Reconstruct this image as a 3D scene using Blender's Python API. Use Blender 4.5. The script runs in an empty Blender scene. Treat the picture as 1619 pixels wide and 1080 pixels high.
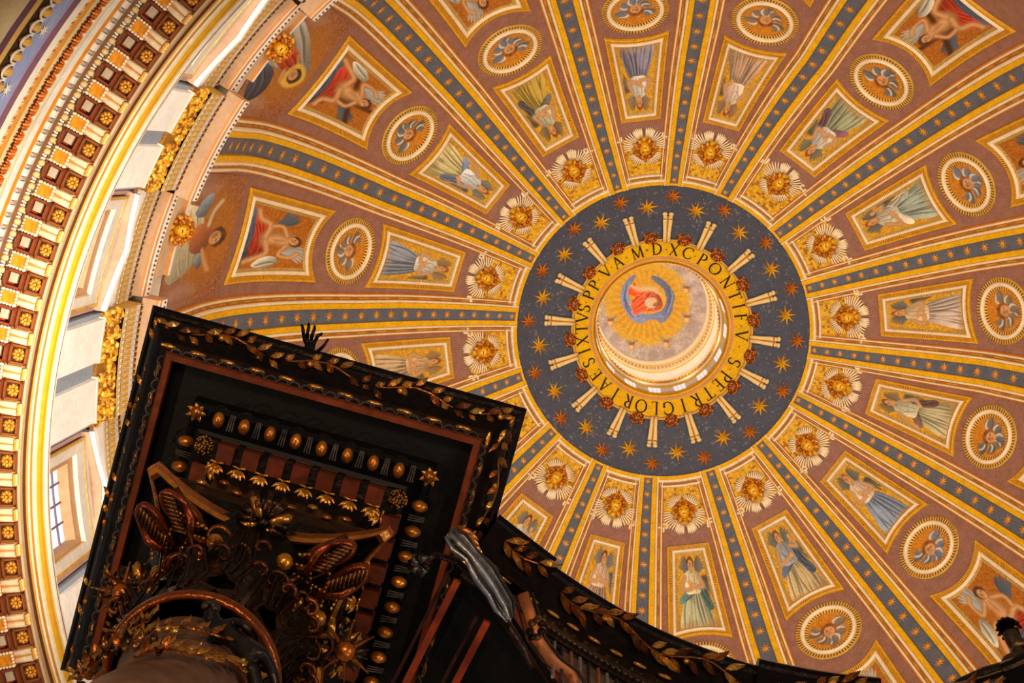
import bpy, math, random
import numpy as np
from mathutils import Vector, Matrix

# ------------------------------------------------------------------ camera
C = bpy.context.scene.collection
scn = bpy.context.scene
CAM = Vector((0, -10.2016, 0))
ROWS = ((0.90825781, 0.41654304, 0.03949237),
        (-0.4113705, 0.90623034, -0.09757505),
        (-0.07643339, 0.0723773, 0.9944443))
cd = bpy.data.cameras.new('camera')
cd.sensor_width = 36.0
cd.lens = 2915.6 / 1619 * 36
cd.clip_end = 500
cam = bpy.data.objects.new('camera', cd)
C.objects.link(cam)
cam.matrix_world = Matrix(((ROWS[0][0], -ROWS[1][0], -ROWS[2][0], CAM.x),
                           (ROWS[0][1], -ROWS[1][1], -ROWS[2][1], CAM.y),
                           (ROWS[0][2], -ROWS[1][2], -ROWS[2][2], CAM.z),
                           (0, 0, 0, 1)))
scn.camera = cam
scn.view_settings.view_transform = 'Standard'
scn.view_settings.look = 'None'
scn.view_settings.gamma = 1
scn.view_settings.use_curve_mapping = False
scn.view_settings.exposure = 0.0

PHI = -72.17505
DEG = math.pi / 180

def az_of(k):
    return (PHI + 22.5 * k) * DEG

# ------------------------------------------------------------------ world and lights
w = bpy.data.worlds.new('world')
scn.world = w
w.use_nodes = True
w.node_tree.nodes['Background'].inputs[0].default_value = (1.0, 0.88, 0.74, 1)
w.node_tree.nodes['Background'].inputs[1].default_value = 0.13

def area(name, loc, target, size, energy, col, spread=180):
    l = bpy.data.lights.new(name, 'AREA')
    l.shape = 'DISK'
    l.size = size
    l.energy = energy
    l.color = col
    l.spread = spread * DEG
    o = bpy.data.objects.new(name, l)
    C.objects.link(o)
    o.location = loc
    o.rotation_euler = (Vector(target) - Vector(loc)).to_track_quat('-Z', 'Y').to_euler()
    return o

for i in range(16):          # floodlights standing on top of the drum cornice, shining up into the dome
    a = az_of(i)
    area('flood_light', (19.6 * math.cos(a), 19.6 * math.sin(a), 50.6),
         (-9 * math.cos(a), -9 * math.sin(a), 96), 1.6, 730, (1.0, 0.93, 0.80), 120)
for i in range(8):           # daylight entering the lantern through its windows
    a = az_of(i * 2 + 1)
    area('lantern_daylight', (3.0 * math.cos(a), 3.0 * math.sin(a), 104.6),
         (-1.0 * math.cos(a), -1.0 * math.sin(a), 119), 1.0, 50, (1.0, 0.95, 0.86), 80)
# added lamp over the canopy, washing the left of the lower cornice
a = az_of(12.9)
area('cornice_wash', (-3.0, -2.0, 27), (20.3 * math.cos(a), 20.3 * math.sin(a), 48.5), 2.0, 1350, (1.0, 0.93, 0.80), 50)
# two unseen fill lamps, warm and cool, added to brighten the canopy bronze
area('canopy_warm_fill', (4.5, -16.0, 3.0), (-4.5, -8, 19), 0.6, 720, (1.0, 0.70, 0.38))
area('canopy_cool_fill', (9.0, -3.0, 9.0), (-3.0, -6.5, 19), 1.2, 420, (0.78, 0.88, 1.0))

for p_, e_ in (((-13.0, -15.0, 2.5), 380), ((1.5, 5.0, 3.0), 300), ((-1.0, -19.0, 2.0), 420)):      # small unseen lamps added to raise glints on the bronze
    area('glint_lamp', p_, (-4, -7, 19), 0.4, e_, (1.0, 0.72, 0.42))

# ------------------------------------------------------------------ colours and materials
def lin(c):
    c = c / 255.0
    return c / 12.92 if c <= 0.04045 else ((c + 0.055) / 1.055) ** 2.4
def S(r, g, b):
    return (lin(r), lin(g), lin(b))

def make_mat(name, rough=0.6, metal=0.0, scale=9.0, amt=0.35, bump=0.0, spec=0.35, scale2=1.3, amt2=0.15, emit=0.0):
    m = bpy.data.materials.new(name)
    m.use_nodes = True
    nt = m.node_tree
    b = nt.nodes['Principled BSDF']
    at = nt.nodes.new('ShaderNodeAttribute'); at.attribute_name = 'Col'
    tc = nt.nodes.new('ShaderNodeTexCoord')
    n1 = nt.nodes.new('ShaderNodeTexNoise'); n1.inputs['Scale'].default_value = scale; n1.inputs['Detail'].default_value = 3
    n2 = nt.nodes.new('ShaderNodeTexNoise'); n2.inputs['Scale'].default_value = scale2; n2.inputs['Detail'].default_value = 3
    nt.links.new(tc.outputs['Object'], n1.inputs['Vector']); nt.links.new(tc.outputs['Object'], n2.inputs['Vector'])
    def rng(src, a):
        r = nt.nodes.new('ShaderNodeMapRange')
        r.inputs['From Min'].default_value = 0.28; r.inputs['From Max'].default_value = 0.72
        r.inputs['To Min'].default_value = 1 - a; r.inputs['To Max'].default_value = 1 + a * 0.8
        nt.links.new(src, r.inputs['Value'])
        return r.outputs['Result']
    mu = nt.nodes.new('ShaderNodeMath'); mu.operation = 'MULTIPLY'
    nt.links.new(rng(n1.outputs['Fac'], amt), mu.inputs[0]); nt.links.new(rng(n2.outputs['Fac'], amt2), mu.inputs[1])
    vm = nt.nodes.new('ShaderNodeVectorMath'); vm.operation = 'SCALE'
    nt.links.new(at.outputs['Color'], vm.inputs[0]); nt.links.new(mu.outputs[0], vm.inputs['Scale'])
    nt.links.new(vm.outputs[0], b.inputs['Base Color'])
    b.inputs['Roughness'].default_value = rough
    b.inputs['Metallic'].default_value = metal
    b.inputs['Specular IOR Level'].default_value = spec
    if bump:
        bp = nt.nodes.new('ShaderNodeBump'); bp.inputs['Strength'].default_value = bump; bp.inputs['Distance'].default_value = 0.03
        nt.links.new(n1.outputs['Fac'], bp.inputs['Height']); nt.links.new(bp.outputs[0], b.inputs['Normal'])
    if emit:
        nt.links.new(at.outputs['Color'], b.inputs['Emission Color']); b.inputs['Emission Strength'].default_value = emit
    return m

M_MOS = make_mat('mosaic_tesserae', 0.55, 0, 14, 0.30, 0.3, 0.3, 2.0, 0.14)
M_PAINT = make_mat('mosaic_picture', 0.6, 0, 22, 0.16, 0.2, 0.3, 3.0, 0.08)
M_STUC = make_mat('painted_stucco', 0.65, 0, 6, 0.10, 0.1, 0.3, 1.0, 0.08)
M_GILT = make_mat('gilded_stucco', 0.42, 0.25, 10, 0.25, 0.3, 0.5, 2.5, 0.18)
M_STONE = make_mat('travertine_and_marble', 0.7, 0, 5, 0.10, 0.1, 0.25, 0.7, 0.10)
M_BRZ = make_mat('dark_bronze', 0.34, 0.75, 9, 0.45, 0.5, 0.5, 2.0, 0.3)
M_BGOLD = make_mat('gilding_on_bronze', 0.29, 0.78, 14, 0.35, 0.4, 0.5, 3.0, 0.3)
M_COPPER = make_mat('reddish_bronze', 0.5, 0.4, 7, 0.3, 0.2, 0.4, 1.5, 0.25)
M_GLASS = make_mat('daylit_glass', 0.2, 0, 3, 0.05, 0, 0.5, 1.0, 0.05, emit=0.75)

# sRGB colours as they read on the surfaces
MAUVE = S(145, 99, 80)
BLUEG = S(92, 93, 101)
DBLUE = S(66, 66, 76)
YEL = S(226, 166, 8)
WHITE = S(232, 208, 168)
OCH = S(166, 100, 26)
ORNG = S(205, 118, 18)
CREAM = S(232, 214, 180)
BROWN = S(112, 62, 26)
GOLD = S(216, 158, 24)
DGOLD = S(150, 92, 14)

# ------------------------------------------------------------------ mesh helper
class MB:
    def __init__(s):
        s.v = []; s.f = []; s.c = []
    def face(s, idx, col):
        s.f.append(idx); s.c.append(col)
    def add(s, verts, faces, col):
        o = len(s.v)
        s.v.extend([tuple(p) for p in verts])
        many = isinstance(col, list)
        for i, f in enumerate(faces):
            s.f.append(tuple(o + j for j in f)); s.c.append(col[i] if many else col)
    def rows(s, R, col, closed_u=False, closed_v=False, colf=None):
        """R: list of rows of points. quads between rows. colf(i,j) gives a face colour"""
        n = len(R); m = len(R[0]); o = len(s.v)
        for r in R: s.v.extend([tuple(p) for p in r])
        for i in range(n if closed_v else n - 1):
            for j in range(m if closed_u else m - 1):
                i2 = (i + 1) % n; j2 = (j + 1) % m
                s.f.append((o + i * m + j, o + i * m + j2, o + i2 * m + j2, o + i2 * m + j))
                s.c.append(colf(i, j) if colf else col)
    def vgrid(s, R, K):
        """painted grid: R rows of points, K numpy (n,m,3) vertex colours"""
        n = len(R); m = len(R[0]); o = len(s.v)
        for r in R: s.v.extend([tuple(p) for p in r])
        for i in range(n - 1):
            for j in range(m - 1):
                s.f.append((o + i * m + j, o + i * m + j + 1, o + (i + 1) * m + j + 1, o + (i + 1) * m + j))
                s.c.append([K[i][j], K[i][j + 1], K[i + 1][j + 1], K[i + 1][j]])
    def box(s, c, ax, ay, az, hx, hy, hz, col, taper=1.0):
        c = Vector(c); P = []
        for sz in (-1, 1):
            t = taper if sz > 0 else 1.0
            for sx, sy in ((-1, -1), (1, -1), (1, 1), (-1, 1)):
                P.append(c + ax * (sx * hx * t) + ay * (sy * hy * t) + az * (sz * hz))
        s.add(P, [(0, 1, 2, 3), (4, 7, 6, 5), (0, 4, 5, 1), (1, 5, 6, 2), (2, 6, 7, 3), (3, 7, 4, 0)], col)
    def tube(s, pts, rad, col, n=8, flat=1.0, up=None, caps=True):
        pts = [Vector(p) for p in pts]; R = []
        last = None
        for i, p in enumerate(pts):
            t = (pts[min(i + 1, len(pts) - 1)] - pts[max(i - 1, 0)])
            t = t.normalized() if t.length > 1e-9 else Vector((0, 0, 1))
            u = Vector(up) if up is not None else (last if last is not None else (Vector((0, 0, 1)) if abs(t.z) < .9 else Vector((1, 0, 0))))
            a = (u - t * u.dot(t))
            a = a.normalized() if a.length > 1e-6 else t.orthogonal().normalized()
            last = a
            b = t.cross(a)
            r = rad[i] if isinstance(rad, (list, tuple)) else rad
            R.append([p + a * (math.cos(q * 2 * math.pi / n) * r * flat) + b * (math.sin(q * 2 * math.pi / n) * r) for q in range(n)])
        o = len(s.v)
        s.rows(R, col, closed_u=True)
        if caps:
            s.f.append(tuple(o + j for j in range(n))[::-1]); s.c.append(col)
            s.f.append(tuple(o + (len(pts) - 1) * n + j for j in range(n))); s.c.append(col)
    def ball(s, c, ax, ay, az, rx, ry, rz, col, nu=10, nv=6, colf=None):
        c = Vector(c); R = []
        for i in range(nv + 1):
            th = math.pi * i / nv
            R.append([c + ax * (rx * math.sin(th) * math.cos(p * 2 * math.pi / nu)) + ay * (ry * math.sin(th) * math.sin(p * 2 * math.pi / nu)) + az * (rz * math.cos(th)) for p in range(nu)])
        s.rows(R, col, closed_u=True, colf=colf)
    def revolve(s, prof, k0, k1, n, cols):
        """prof [(r,z)], between sector coordinates k0..k1"""
        R = []
        for (r, z) in prof:
            R.append([(r * math.cos(az_of(k0 + (k1 - k0) * i / n)), r * math.sin(az_of(k0 + (k1 - k0) * i / n)), z) for i in range(n + 1)])
        s.rows(R, None, colf=lambda i, j: cols[i] if isinstance(cols, list) else cols)
    def build(s, name, mat, parent=None, smooth=False, origin=None, local=False):
        me = bpy.data.meshes.new(name)
        V = s.v
        if origin is not None:
            V = [(p[0] - origin[0], p[1] - origin[1], p[2] - origin[2]) for p in V]
        me.from_pydata(V, [], s.f)
        at = me.color_attributes.new('Col', 'FLOAT_COLOR', 'CORNER')
        buf = np.ones((len(me.loops), 4), dtype=np.float32)
        i = 0
        for f, c in zip(s.f, s.c):
            n = len(f)
            if isinstance(c, list):
                for q in range(n): buf[i + q, :3] = c[q]
            else:
                buf[i:i + n, :3] = c
            i += n
        at.data.foreach_set('color', buf.ravel())
        me.materials.append(mat)
        if smooth:
            me.polygons.foreach_set('use_smooth', [True] * len(me.polygons))
        me.update()
        o = bpy.data.objects.new(name, me)
        C.objects.link(o)
        if parent is not None:
            o.parent = parent
            if origin is None and not local:
                o.matrix_parent_inverse = parent.matrix_basis.inverted()
        elif origin is not None:
            o.location = origin
        return o

def tag(o, label, cat, group=None):
    o['label'] = label; o['category'] = cat
    if group: o['group'] = group
    return o
def struct(o):
    o['kind'] = 'structure'
    return o
def thing(name, label, cat, loc=(0, 0, 0), group=None, mat=None):
    o = bpy.data.objects.new(name, None)
    C.objects.link(o)
    o.empty_display_size = 0.2
    if mat is not None: o.matrix_basis = mat
    else: o.location = loc
    return tag(o, label, cat, group)
def copy_tree(root, mat):
    r = root.copy(); C.objects.link(r); r.matrix_basis = mat
    for ch in list(root.children):
        c = ch.copy(); C.objects.link(c); c.parent = r
        for g in list(ch.children):
            d = g.copy(); C.objects.link(d); d.parent = c
    return r

# ------------------------------------------------------------------ the dome surface
RC, ZC, RD = -2.18, 79.02, 23.58
O_IN = [-.7, -3.5, -.2, 1.1, 2.4, -.3, -.6, -1.1, .9, -2.1, -2.2, .2, 1.4, 2.3, -.2, .3]
O_OUT = [.5, .1, .2, .7, .7, -.3, -.5, .1, .1, -1.7, -1.6, 0, .4, .8, .6, .8]
def warp(k, r):
    t = min(max((r - 8.1) / 8.0, 0), 1)
    x = (k - .5) % 16; i = int(x) % 16; g = x - int(x); j = (i + 1) % 16
    return (O_IN[i] * (1 - g) + O_IN[j] * g) * (1 - t) + (O_OUT[i] * (1 - g) + O_OUT[j] * g) * t
def rz(psi):
    if psi > 0:
        return RC + RD * math.cos(psi), ZC + RD * math.sin(psi)
    return RC + RD, ZC + RD * psi
def DP(k, psi, off=0.0, dopen=True):
    """k sector coordinate, psi radians up the meridian, off metres towards the inside"""
    r, z = rz(psi)
    a = az_of(k) + (warp(k, r) * DEG if dopen else 0)
    p = max(psi, 0)
    r -= off * math.cos(p); z -= off * math.sin(p)
    return (r * math.cos(a), r * math.sin(a), z)
def CH(k, x, s, off=0.0):
    """chart of a sector: x metres across (growing azimuth), s metres up the meridian"""
    psi = s / RD
    r = rz(psi)[0]
    return DP(k + x / r / DEG / 22.5, psi, off)
def S_(deg): return deg * DEG * RD

def resample(pts, step, closed=True):
    out = []
    n = len(pts)
    for i in range(n if closed else n - 1):
        a = pts[i]; b = pts[(i + 1) % n]
        L = math.hypot(b[0] - a[0], b[1] - a[1]); m = max(1, int(round(L / step)))
        for j in range(m):
            out.append((a[0] + (b[0] - a[0]) * j / m, a[1] + (b[1] - a[1]) * j / m))
    if not closed: out.append(pts[-1])
    return out
def inset(pts, d):
    """pts counter-clockwise closed; move inwards by d"""
    n = len(pts); out = []
    for i in range(n):
        a = pts[i - 1]; b = pts[i]; c = pts[(i + 1) % n]
        e1 = (b[0] - a[0], b[1] - a[1]); e2 = (c[0] - b[0], c[1] - b[1])
        l1 = math.hypot(*e1) or 1; l2 = math.hypot(*e2) or 1
        n1 = (-e1[1] / l1, e1[0] / l1); n2 = (-e2[1] / l2, e2[0] / l2)
        m = (n1[0] + n2[0], n1[1] + n2[1]); q = 1 + n1[0] * n2[0] + n1[1] * n2[1]
        q = max(q, 0.35)
        out.append((b[0] + m[0] * d / q, b[1] + m[1] * d / q))
    return out
def ringstrip(mb, k, pts, prof, col, colf=None):
    R = []
    for d, off in prof:
        R.append([CH(k, x, s, off) for x, s in inset(pts, d)])
    mb.rows(R, col, closed_u=True, colf=colf)

def quad_outline(xa, sa, xb, sb, bow_a=0.0, bow_b=0.0, n=14):
    """a = edge far from oculus (low s), b = edge near it. bow>0 bends towards the oculus. ccw in (x,s)"""
    P = [(-xa + 2 * xa * i / n, sa + bow_a * (1 - (2 * i / n - 1) ** 2)) for i in range(n + 1)]
    Q = [(xb - 2 * xb * i / n, sb + bow_b * (1 - (1 - 2 * i / n) ** 2)) for i in range(n + 1)]
    return P, Q

# ------------------------------------------------------------------ a small painter for mosaic pictures
class Paint:
    """canvas x in [-1,1] * ax, y in [0,H]; colours in sRGB 0..255"""
    def __init__(s, w, h, xr, yr, bg, seed=0, mott=14):
        s.rng = np.random.RandomState(seed)
        s.X, s.Y = np.meshgrid(np.linspace(xr[0], xr[1], w), np.linspace(yr[0], yr[1], h))
        s.A = np.zeros((h, w, 3)) + np.array(bg, float)
        n = s.rng.normal(0, 1, (h, w))
        n = (n + np.roll(n, 1, 0) + np.roll(n, 1, 1)) / 1.7
        s.N = n
        s.A += n[..., None] * mott
    def mask_poly(s, pts, smooth=True):
        if smooth: pts = spline(pts)
        x, y = s.X, s.Y
        ins = np.zeros(x.shape, bool)
        n = len(pts)
        for i in range(n):
            x1, y1 = pts[i]; x2, y2 = pts[(i + 1) % n]
            if y1 == y2: continue
            c = ((y1 > y) != (y2 > y)) & (x < (x2 - x1) * (y - y1) / (y2 - y1) + x1)
            ins ^= c
        return ins
    def poly(s, pts, col, smooth=True, shade=0.0, ang=0.6, var=6):
        m = s.mask_poly(pts, smooth)
        c = np.array(col, float)
        g = s.X * math.cos(ang) + s.Y * math.sin(ang)
        if m.any():
            gm = g[m]; t = (gm - gm.min()) / max(np.ptp(gm), 1e-6) - .5
            s.A[m] = c * (1 - shade * t[:, None] * 2) + s.N[m][:, None] * var
        s.last = m
        return m
    def stroke(s, pts, wid, col, al=1.0, mask=None, taper=True, smooth=True):
        if smooth and len(pts) > 2: pts = spline(pts, closed=False)
        d = np.full(s.X.shape, 9.0)
        n = len(pts) - 1
        for i in range(n):
            x1, y1 = pts[i]; x2, y2 = pts[i + 1]
            dx, dy = x2 - x1, y2 - y1; L = dx * dx + dy * dy + 1e-9
            t = np.clip(((s.X - x1) * dx + (s.Y - y1) * dy) / L, 0, 1)
            e = np.hypot(s.X - x1 - t * dx, s.Y - y1 - t * dy)
            if taper:
                q = (i + t) / n
                e = e / np.maximum(.25, np.sin(np.clip(q, 0, 1) * math.pi) ** .6)
            d = np.minimum(d, e)
        a = np.clip(1.25 - d / wid, 0, 1) * al
        if mask is not None: a = a * mask
        s.A = s.A * (1 - a[..., None]) + np.array(col, float) * a[..., None]
    def blob(s, x, y, rx, ry, col, rot=0.0, al=1.0, soft=.18):
        c, q = math.cos(rot), math.sin(rot)
        u = ((s.X - x) * c + (s.Y - y) * q) / rx; v = (-(s.X - x) * q + (s.Y - y) * c) / ry
        d = np.hypot(u, v)
        a = np.clip((1 - d) / soft + .5, 0, 1) * al
        s.A = s.A * (1 - a[..., None]) + (np.array(col, float) + s.N[..., None] * 5) * a[..., None]
    def folds(s, mask, lines, dark, light, wid):
        for L in lines:
            s.stroke(L, wid * 1.3, dark, .7, mask)
            s.stroke([(x + wid * 1.7, y) for x, y in L], wid * .9, light, .65, mask)
    def get(s):
        a = np.clip(s.A, 0, 255) / 255.0
        return np.where(a <= .04045, a / 12.92, ((a + .055) / 1.055) ** 2.4)

def spline(pts, closed=True, sub=5):
    n = len(pts); out = []
    P = [np.array(p, float) for p in pts]
    rngi = range(n) if closed else range(n - 1)
    for i in rngi:
        if closed: a, b, c, d = P[i - 1], P[i], P[(i + 1) % n], P[(i + 2) % n]
        else: a, b, c, d = P[max(i - 1, 0)], P[i], P[i + 1], P[min(i + 2, n - 1)]
        for j in range(sub):
            t = j / sub
            out.append(tuple(.5 * ((2 * b) + (-a + c) * t + (2 * a - 5 * b + 4 * c - d) * t * t + (-a + 3 * b - 3 * c + d) * t ** 3)))
    if not closed: out.append(tuple(P[-1]))
    return out
def dk(c, f): return tuple(max(0, min(255, v * f)) for v in c)
SKIN = (206, 150, 96)

def head(P, x, y, r, hair, rot=0.0, halo=False):
    """head about r tall radius, face turned by rot"""
    if halo: P.blob(x, y, r * 1.9, r * 1.9, (236, 190, 60), al=.8)
    P.blob(x, y + r * .18, r * 1.12, r * 1.15, hair, rot)
    P.blob(x + math.sin(rot) * .2 * r, y - r * .1, r * .78, r * .95, SKIN, rot)
    P.blob(x - r * .25 * math.cos(rot), y - r * .15, r * .3, r * .6, dk(SKIN, .78), rot, .6, .5)
    for sx in (-.3, .3):
        P.blob(x + sx * r * math.cos(rot) + math.sin(rot) * .2 * r, y + r * .05 + sx * r * math.sin(rot), r * .14, r * .09, (70, 40, 30), rot)
    P.stroke([(x + math.sin(rot) * .2 * r, y), (x + math.sin(rot) * .3 * r, y - r * .3)], r * .08, dk(SKIN, .6), .8)
    P.stroke([(x - r * .2, y - r * .52), (x + r * .2, y - r * .52)], r * .09, (150, 60, 45), .8)
    for i in range(6):
        t = -1.2 + i * .48
        P.blob(x + math.sin(t) * r * 1.0, y + math.cos(t) * r * .95, r * .3, r * .28, dk(hair, .75 + .12 * (i % 3)), 0, .85)

def wing(P, x, y, L, ang, col, flip=1, n=7):
    """feathered wing rooted at x,y"""
    for i in range(n):
        t = i / (n - 1)
        a = ang + flip * (t - .5) * .9
        l = L * (1 - .35 * abs(t - .35))
        e = (x + math.cos(a) * l, y + math.sin(a) * l)
        m = (x + math.cos(a - .25 * flip) * l * .55, y + math.sin(a - .25 * flip) * l * .55)
        c = dk(col, .55 + .4 * t if i % 2 else .85)
        P.stroke([(x, y), m, e], L * .085, c, .95)
        P.stroke([(x, y), m, e], L * .02, dk(col, 1.12), .5)

def paint_angel(seed, robe, top, wingc, lean=0.0, cape=None, pose=0, hair=(120, 70, 40), w=66, h=96, dark=False):
    """standing or seated robed angel on a gold ground, canvas x -1..1, y 0..2.4"""
    bg = (206, 146, 22) if not dark else (186, 110, 20)
    P = Paint(w, h, (-.72, .72), (.10, 2.24), bg, seed, 16)
    r = random.Random(seed)
    L = lean
    wingc = tuple(.5 * a + .5 * b for a, b in zip(wingc, (150, 132, 108)))
    P.blob(-.5, .1, .7, .35, (170, 116, 60), 0, .5, .8)
    wing(P, -.22 + L, 1.6, .66, math.radians(118), wingc, 1)
    wing(P, .26 + L, 1.6, .66, math.radians(52), wingc, -1)
    wing(P, .30 + L, 1.5, .8, math.radians(-30), dk(wingc, .8), -1, 5)
    hipx = L * .4
    m = P.poly([(-.30 + hipx, 1.2), (.30 + hipx, 1.2), (.55, .75), (.62 + .1 * pose, .1), (.35, .02), (-.45, .0), (-.62, .25), (-.5, .8)], robe, shade=.28)
    lines = []
    for i in range(7):
        t = i / 6
        lines.append([(-.24 + .48 * t + hipx, 1.15), (-.38 + .8 * t + r.uniform(-.08, .08), .65), (-.5 + 1.0 * t + r.uniform(-.06, .06), .03)])
    P.folds(m, lines, dk(robe, .5), dk(robe, 1.28), .032)
    P.blob(.18 * (1 if pose else -1), .6, .2, .34, dk(robe, 1.18), .3, .6, .5)
    if cape:
        m = P.poly([(.28 + L, 1.72), (.5, 1.3), (.72, .7), (.46, .62), (.2, 1.1), (-.5, .82), (-.62, 1.0), (-.2, 1.3)], cape, shade=.3)
        P.folds(m, [[(.4 + L, 1.6), (.3, 1.2), (-.4, .9)], [(.45, 1.4), (.55, 1.0), (.58, .7)], [(.3, 1.25), (.45, .95), (.6, .8)]], dk(cape, .5), dk(cape, 1.3), .03)
    m = P.poly([(-.16 + L, 1.78), (.16 + L, 1.78), (.36 + L, 1.62), (.33 + L * .6, 1.3), (.27 + hipx, 1.1), (-.27 + hipx, 1.1), (-.36 + L * .6, 1.35), (-.36 + L, 1.64)], top, shade=.25)
    P.folds(m, [[(-.1 + L, 1.7), (-.15 + L * .6, 1.4), (.0, 1.12)], [(.12 + L, 1.7), (.1, 1.4), (.12, 1.14)], [(-.3, 1.5), (-.05, 1.35), (.25, 1.42)]], dk(top, .62), dk(top, 1.15), .028)
    if pose == 0:
        A = [(.34 + L, 1.58), (.46 + L * .5, 1.3), (.1 + L * .5, 1.3), (-.12 + L, 1.42)]
        B = [(-.34 + L, 1.58), (-.5 + L * .5, 1.28), (-.2 + L * .5, 1.22), (.02, 1.3)]
    elif pose == 1:
        A = [(.34 + L, 1.58), (.58, 1.5), (.48, 1.82)]
        B = [(-.34 + L, 1.58), (-.5, 1.22), (-.1, 1.24), (.12, 1.32)]
    else:
        A = [(.34 + L, 1.58), (.52, 1.28), (.28, 1.08)]
        B = [(-.34 + L, 1.58), (-.58, 1.35), (-.66, 1.02)]
    for Q in (A, B):
        P.stroke(Q[:2], .125, dk(top, .85), 1, taper=False)
        P.stroke(Q, .085, dk(SKIN, .8), 1, taper=False)
        P.stroke(Q, .055, SKIN, .9, taper=False)
        P.blob(Q[-1][0], Q[-1][1], .085, .075, SKIN)
    P.blob(L, 1.8, .08, .12, dk(SKIN, .85))
    head(P, L * 1.2, 1.96, .165, hair, rot=L * 1.4 + (.25 if seed % 2 else -.2))
    for i in range(9):
        x = r.uniform(-.9, .9); P.blob(x, r.uniform(.0, .22), .28, .10, (160, 104, 50) if i % 2 else (190, 150, 90), r.uniform(-.4, .4), .3, .9)
    return P.get()

def paint_cherub(seed, wingc=(170, 172, 178)):
    P = Paint(64, 64, (-.9, .9), (-.9, .9), (194, 120, 26), seed, 12)
    for i, (a, L) in enumerate(((150, .72), (30, .72), (205, .6), (-25, .6), (250, .62), (290, .62))):
        wing(P, math.cos(a * DEG) * .2, math.sin(a * DEG) * .2 - .02, L * 1.12, a * DEG, dk(wingc, .75 + .1 * (i % 2)), 1 if i % 2 else -1, 6)
        P.stroke([(math.cos(a * DEG) * .25, math.sin(a * DEG) * .25), (math.cos((a + 14) * DEG) * L * .8, math.sin((a + 14) * DEG) * L * .8), (math.cos(a * DEG) * (L + .12), math.sin(a * DEG) * (L + .12))], .06, (226, 218, 204), .85)
    head(P, 0, 0, .30, (150, 86, 34), rot=.2 * ((seed % 3) - 1))
    return P.get()

def paint_big(seed, kind, w=96, h=92):
    """wide picture: reclining nude youths with red and blue drapery; canvas x -1.2..1.2, y 0..2.2"""
    P = Paint(w, h, (-1.02, 1.02), (.04, 1.96), (170, 98, 24), seed, 10)
    f = 1 if kind % 2 else -1
    def q(L): return [(f * x, y) for x, y in L]
    wing(P, -.45 * f, 1.3, .85, (100 if f > 0 else 80) * DEG, (196, 192, 182), f)
    wing(P, .55 * f, 1.0, .7, (50 if f > 0 else 130) * DEG, (90, 104, 122), -f)
    if kind in (1, 4):
        P.stroke(q([(-1.1, .9), (1.2, 1.5)]), .1, (72, 34, 18), .95, taper=False)
        P.stroke(q([(.5, .1), (.1, 2.1)]), .1, (82, 40, 20), .95, taper=False)
    red = (176, 52, 26); blu = (70, 84, 104); gr = (190, 182, 160)
    m = P.poly(q([(-.9, .1), (-.2, .55), (.3, .5), (.9, .15), (.6, .02), (-.7, .0)]), blu, shade=.3)
    P.folds(m, [q([(-.8, .15), (-.2, .4), (.4, .35)]), q([(-.5, .05), (0, .22), (.6, .12)])], dk(blu, .5), dk(blu, 1.5), .04)
    m = P.poly(q([(-.75, .5), (-.3, .95), (.15, .85), (.7, .55), (.75, .25), (.1, .3), (-.5, .25)]), red, shade=.35)
    P.folds(m, [q([(-.7, .5), (-.1, .6), (.5, .35)]), q([(-.4, .85), (.1, .6), (.6, .5)]), q([(-.5, .35), (0, .42), (.4, .3)])], dk(red, .5), dk(red, 1.45), .04)
    # torso, thighs, calves, arms
    P.stroke(q([(-.05, .75), (.05, 1.05), (-.02, 1.42)]), .27, dk(SKIN, .82), 1, taper=False)
    P.stroke(q([(-.1, .8), (-.02, 1.08), (-.08, 1.42)]), .17, dk(SKIN, 1.08), .9, taper=False)
    for L in ([(-.05, .72), (-.5, .85), (-.72, .42), (-.8, .2)], [(.05, .7), (.45, .78), (.6, .42), (.85, .3)]):
        P.stroke(q(L), .14, dk(SKIN, .8), 1, taper=False); P.stroke(q([(x, y + .02) for x, y in L]), .08, dk(SKIN, 1.1), .8, taper=False)
    for L in ([(-.2, 1.42), (-.55, 1.25), (-.62, 1.6), (-.45, 1.78)], [(.14, 1.4), (.45, 1.2), (.42, .9)]):
        P.stroke(q(L), .095, dk(SKIN, .78), 1, taper=False); P.stroke(q(L), .055, dk(SKIN, 1.08), .85, taper=False)
    P.blob(-.04 * f, 1.2, .05, .2, dk(SKIN, .7), 0, .5, .6)
    m = P.poly(q([(-1.05, .9), (-.8, 1.25), (-.6, 1.1), (-.7, .7), (-.95, .5)]), gr, shade=.3)
    P.folds(m, [q([(-.95, .6), (-.85, .9), (-.8, 1.15)])], dk(gr, .55), dk(gr, 1.2), .04)
    head(P, -.02 * f, 1.64, .17, (104, 56, 30), rot=.5 * f)
    return P.get()

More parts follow.
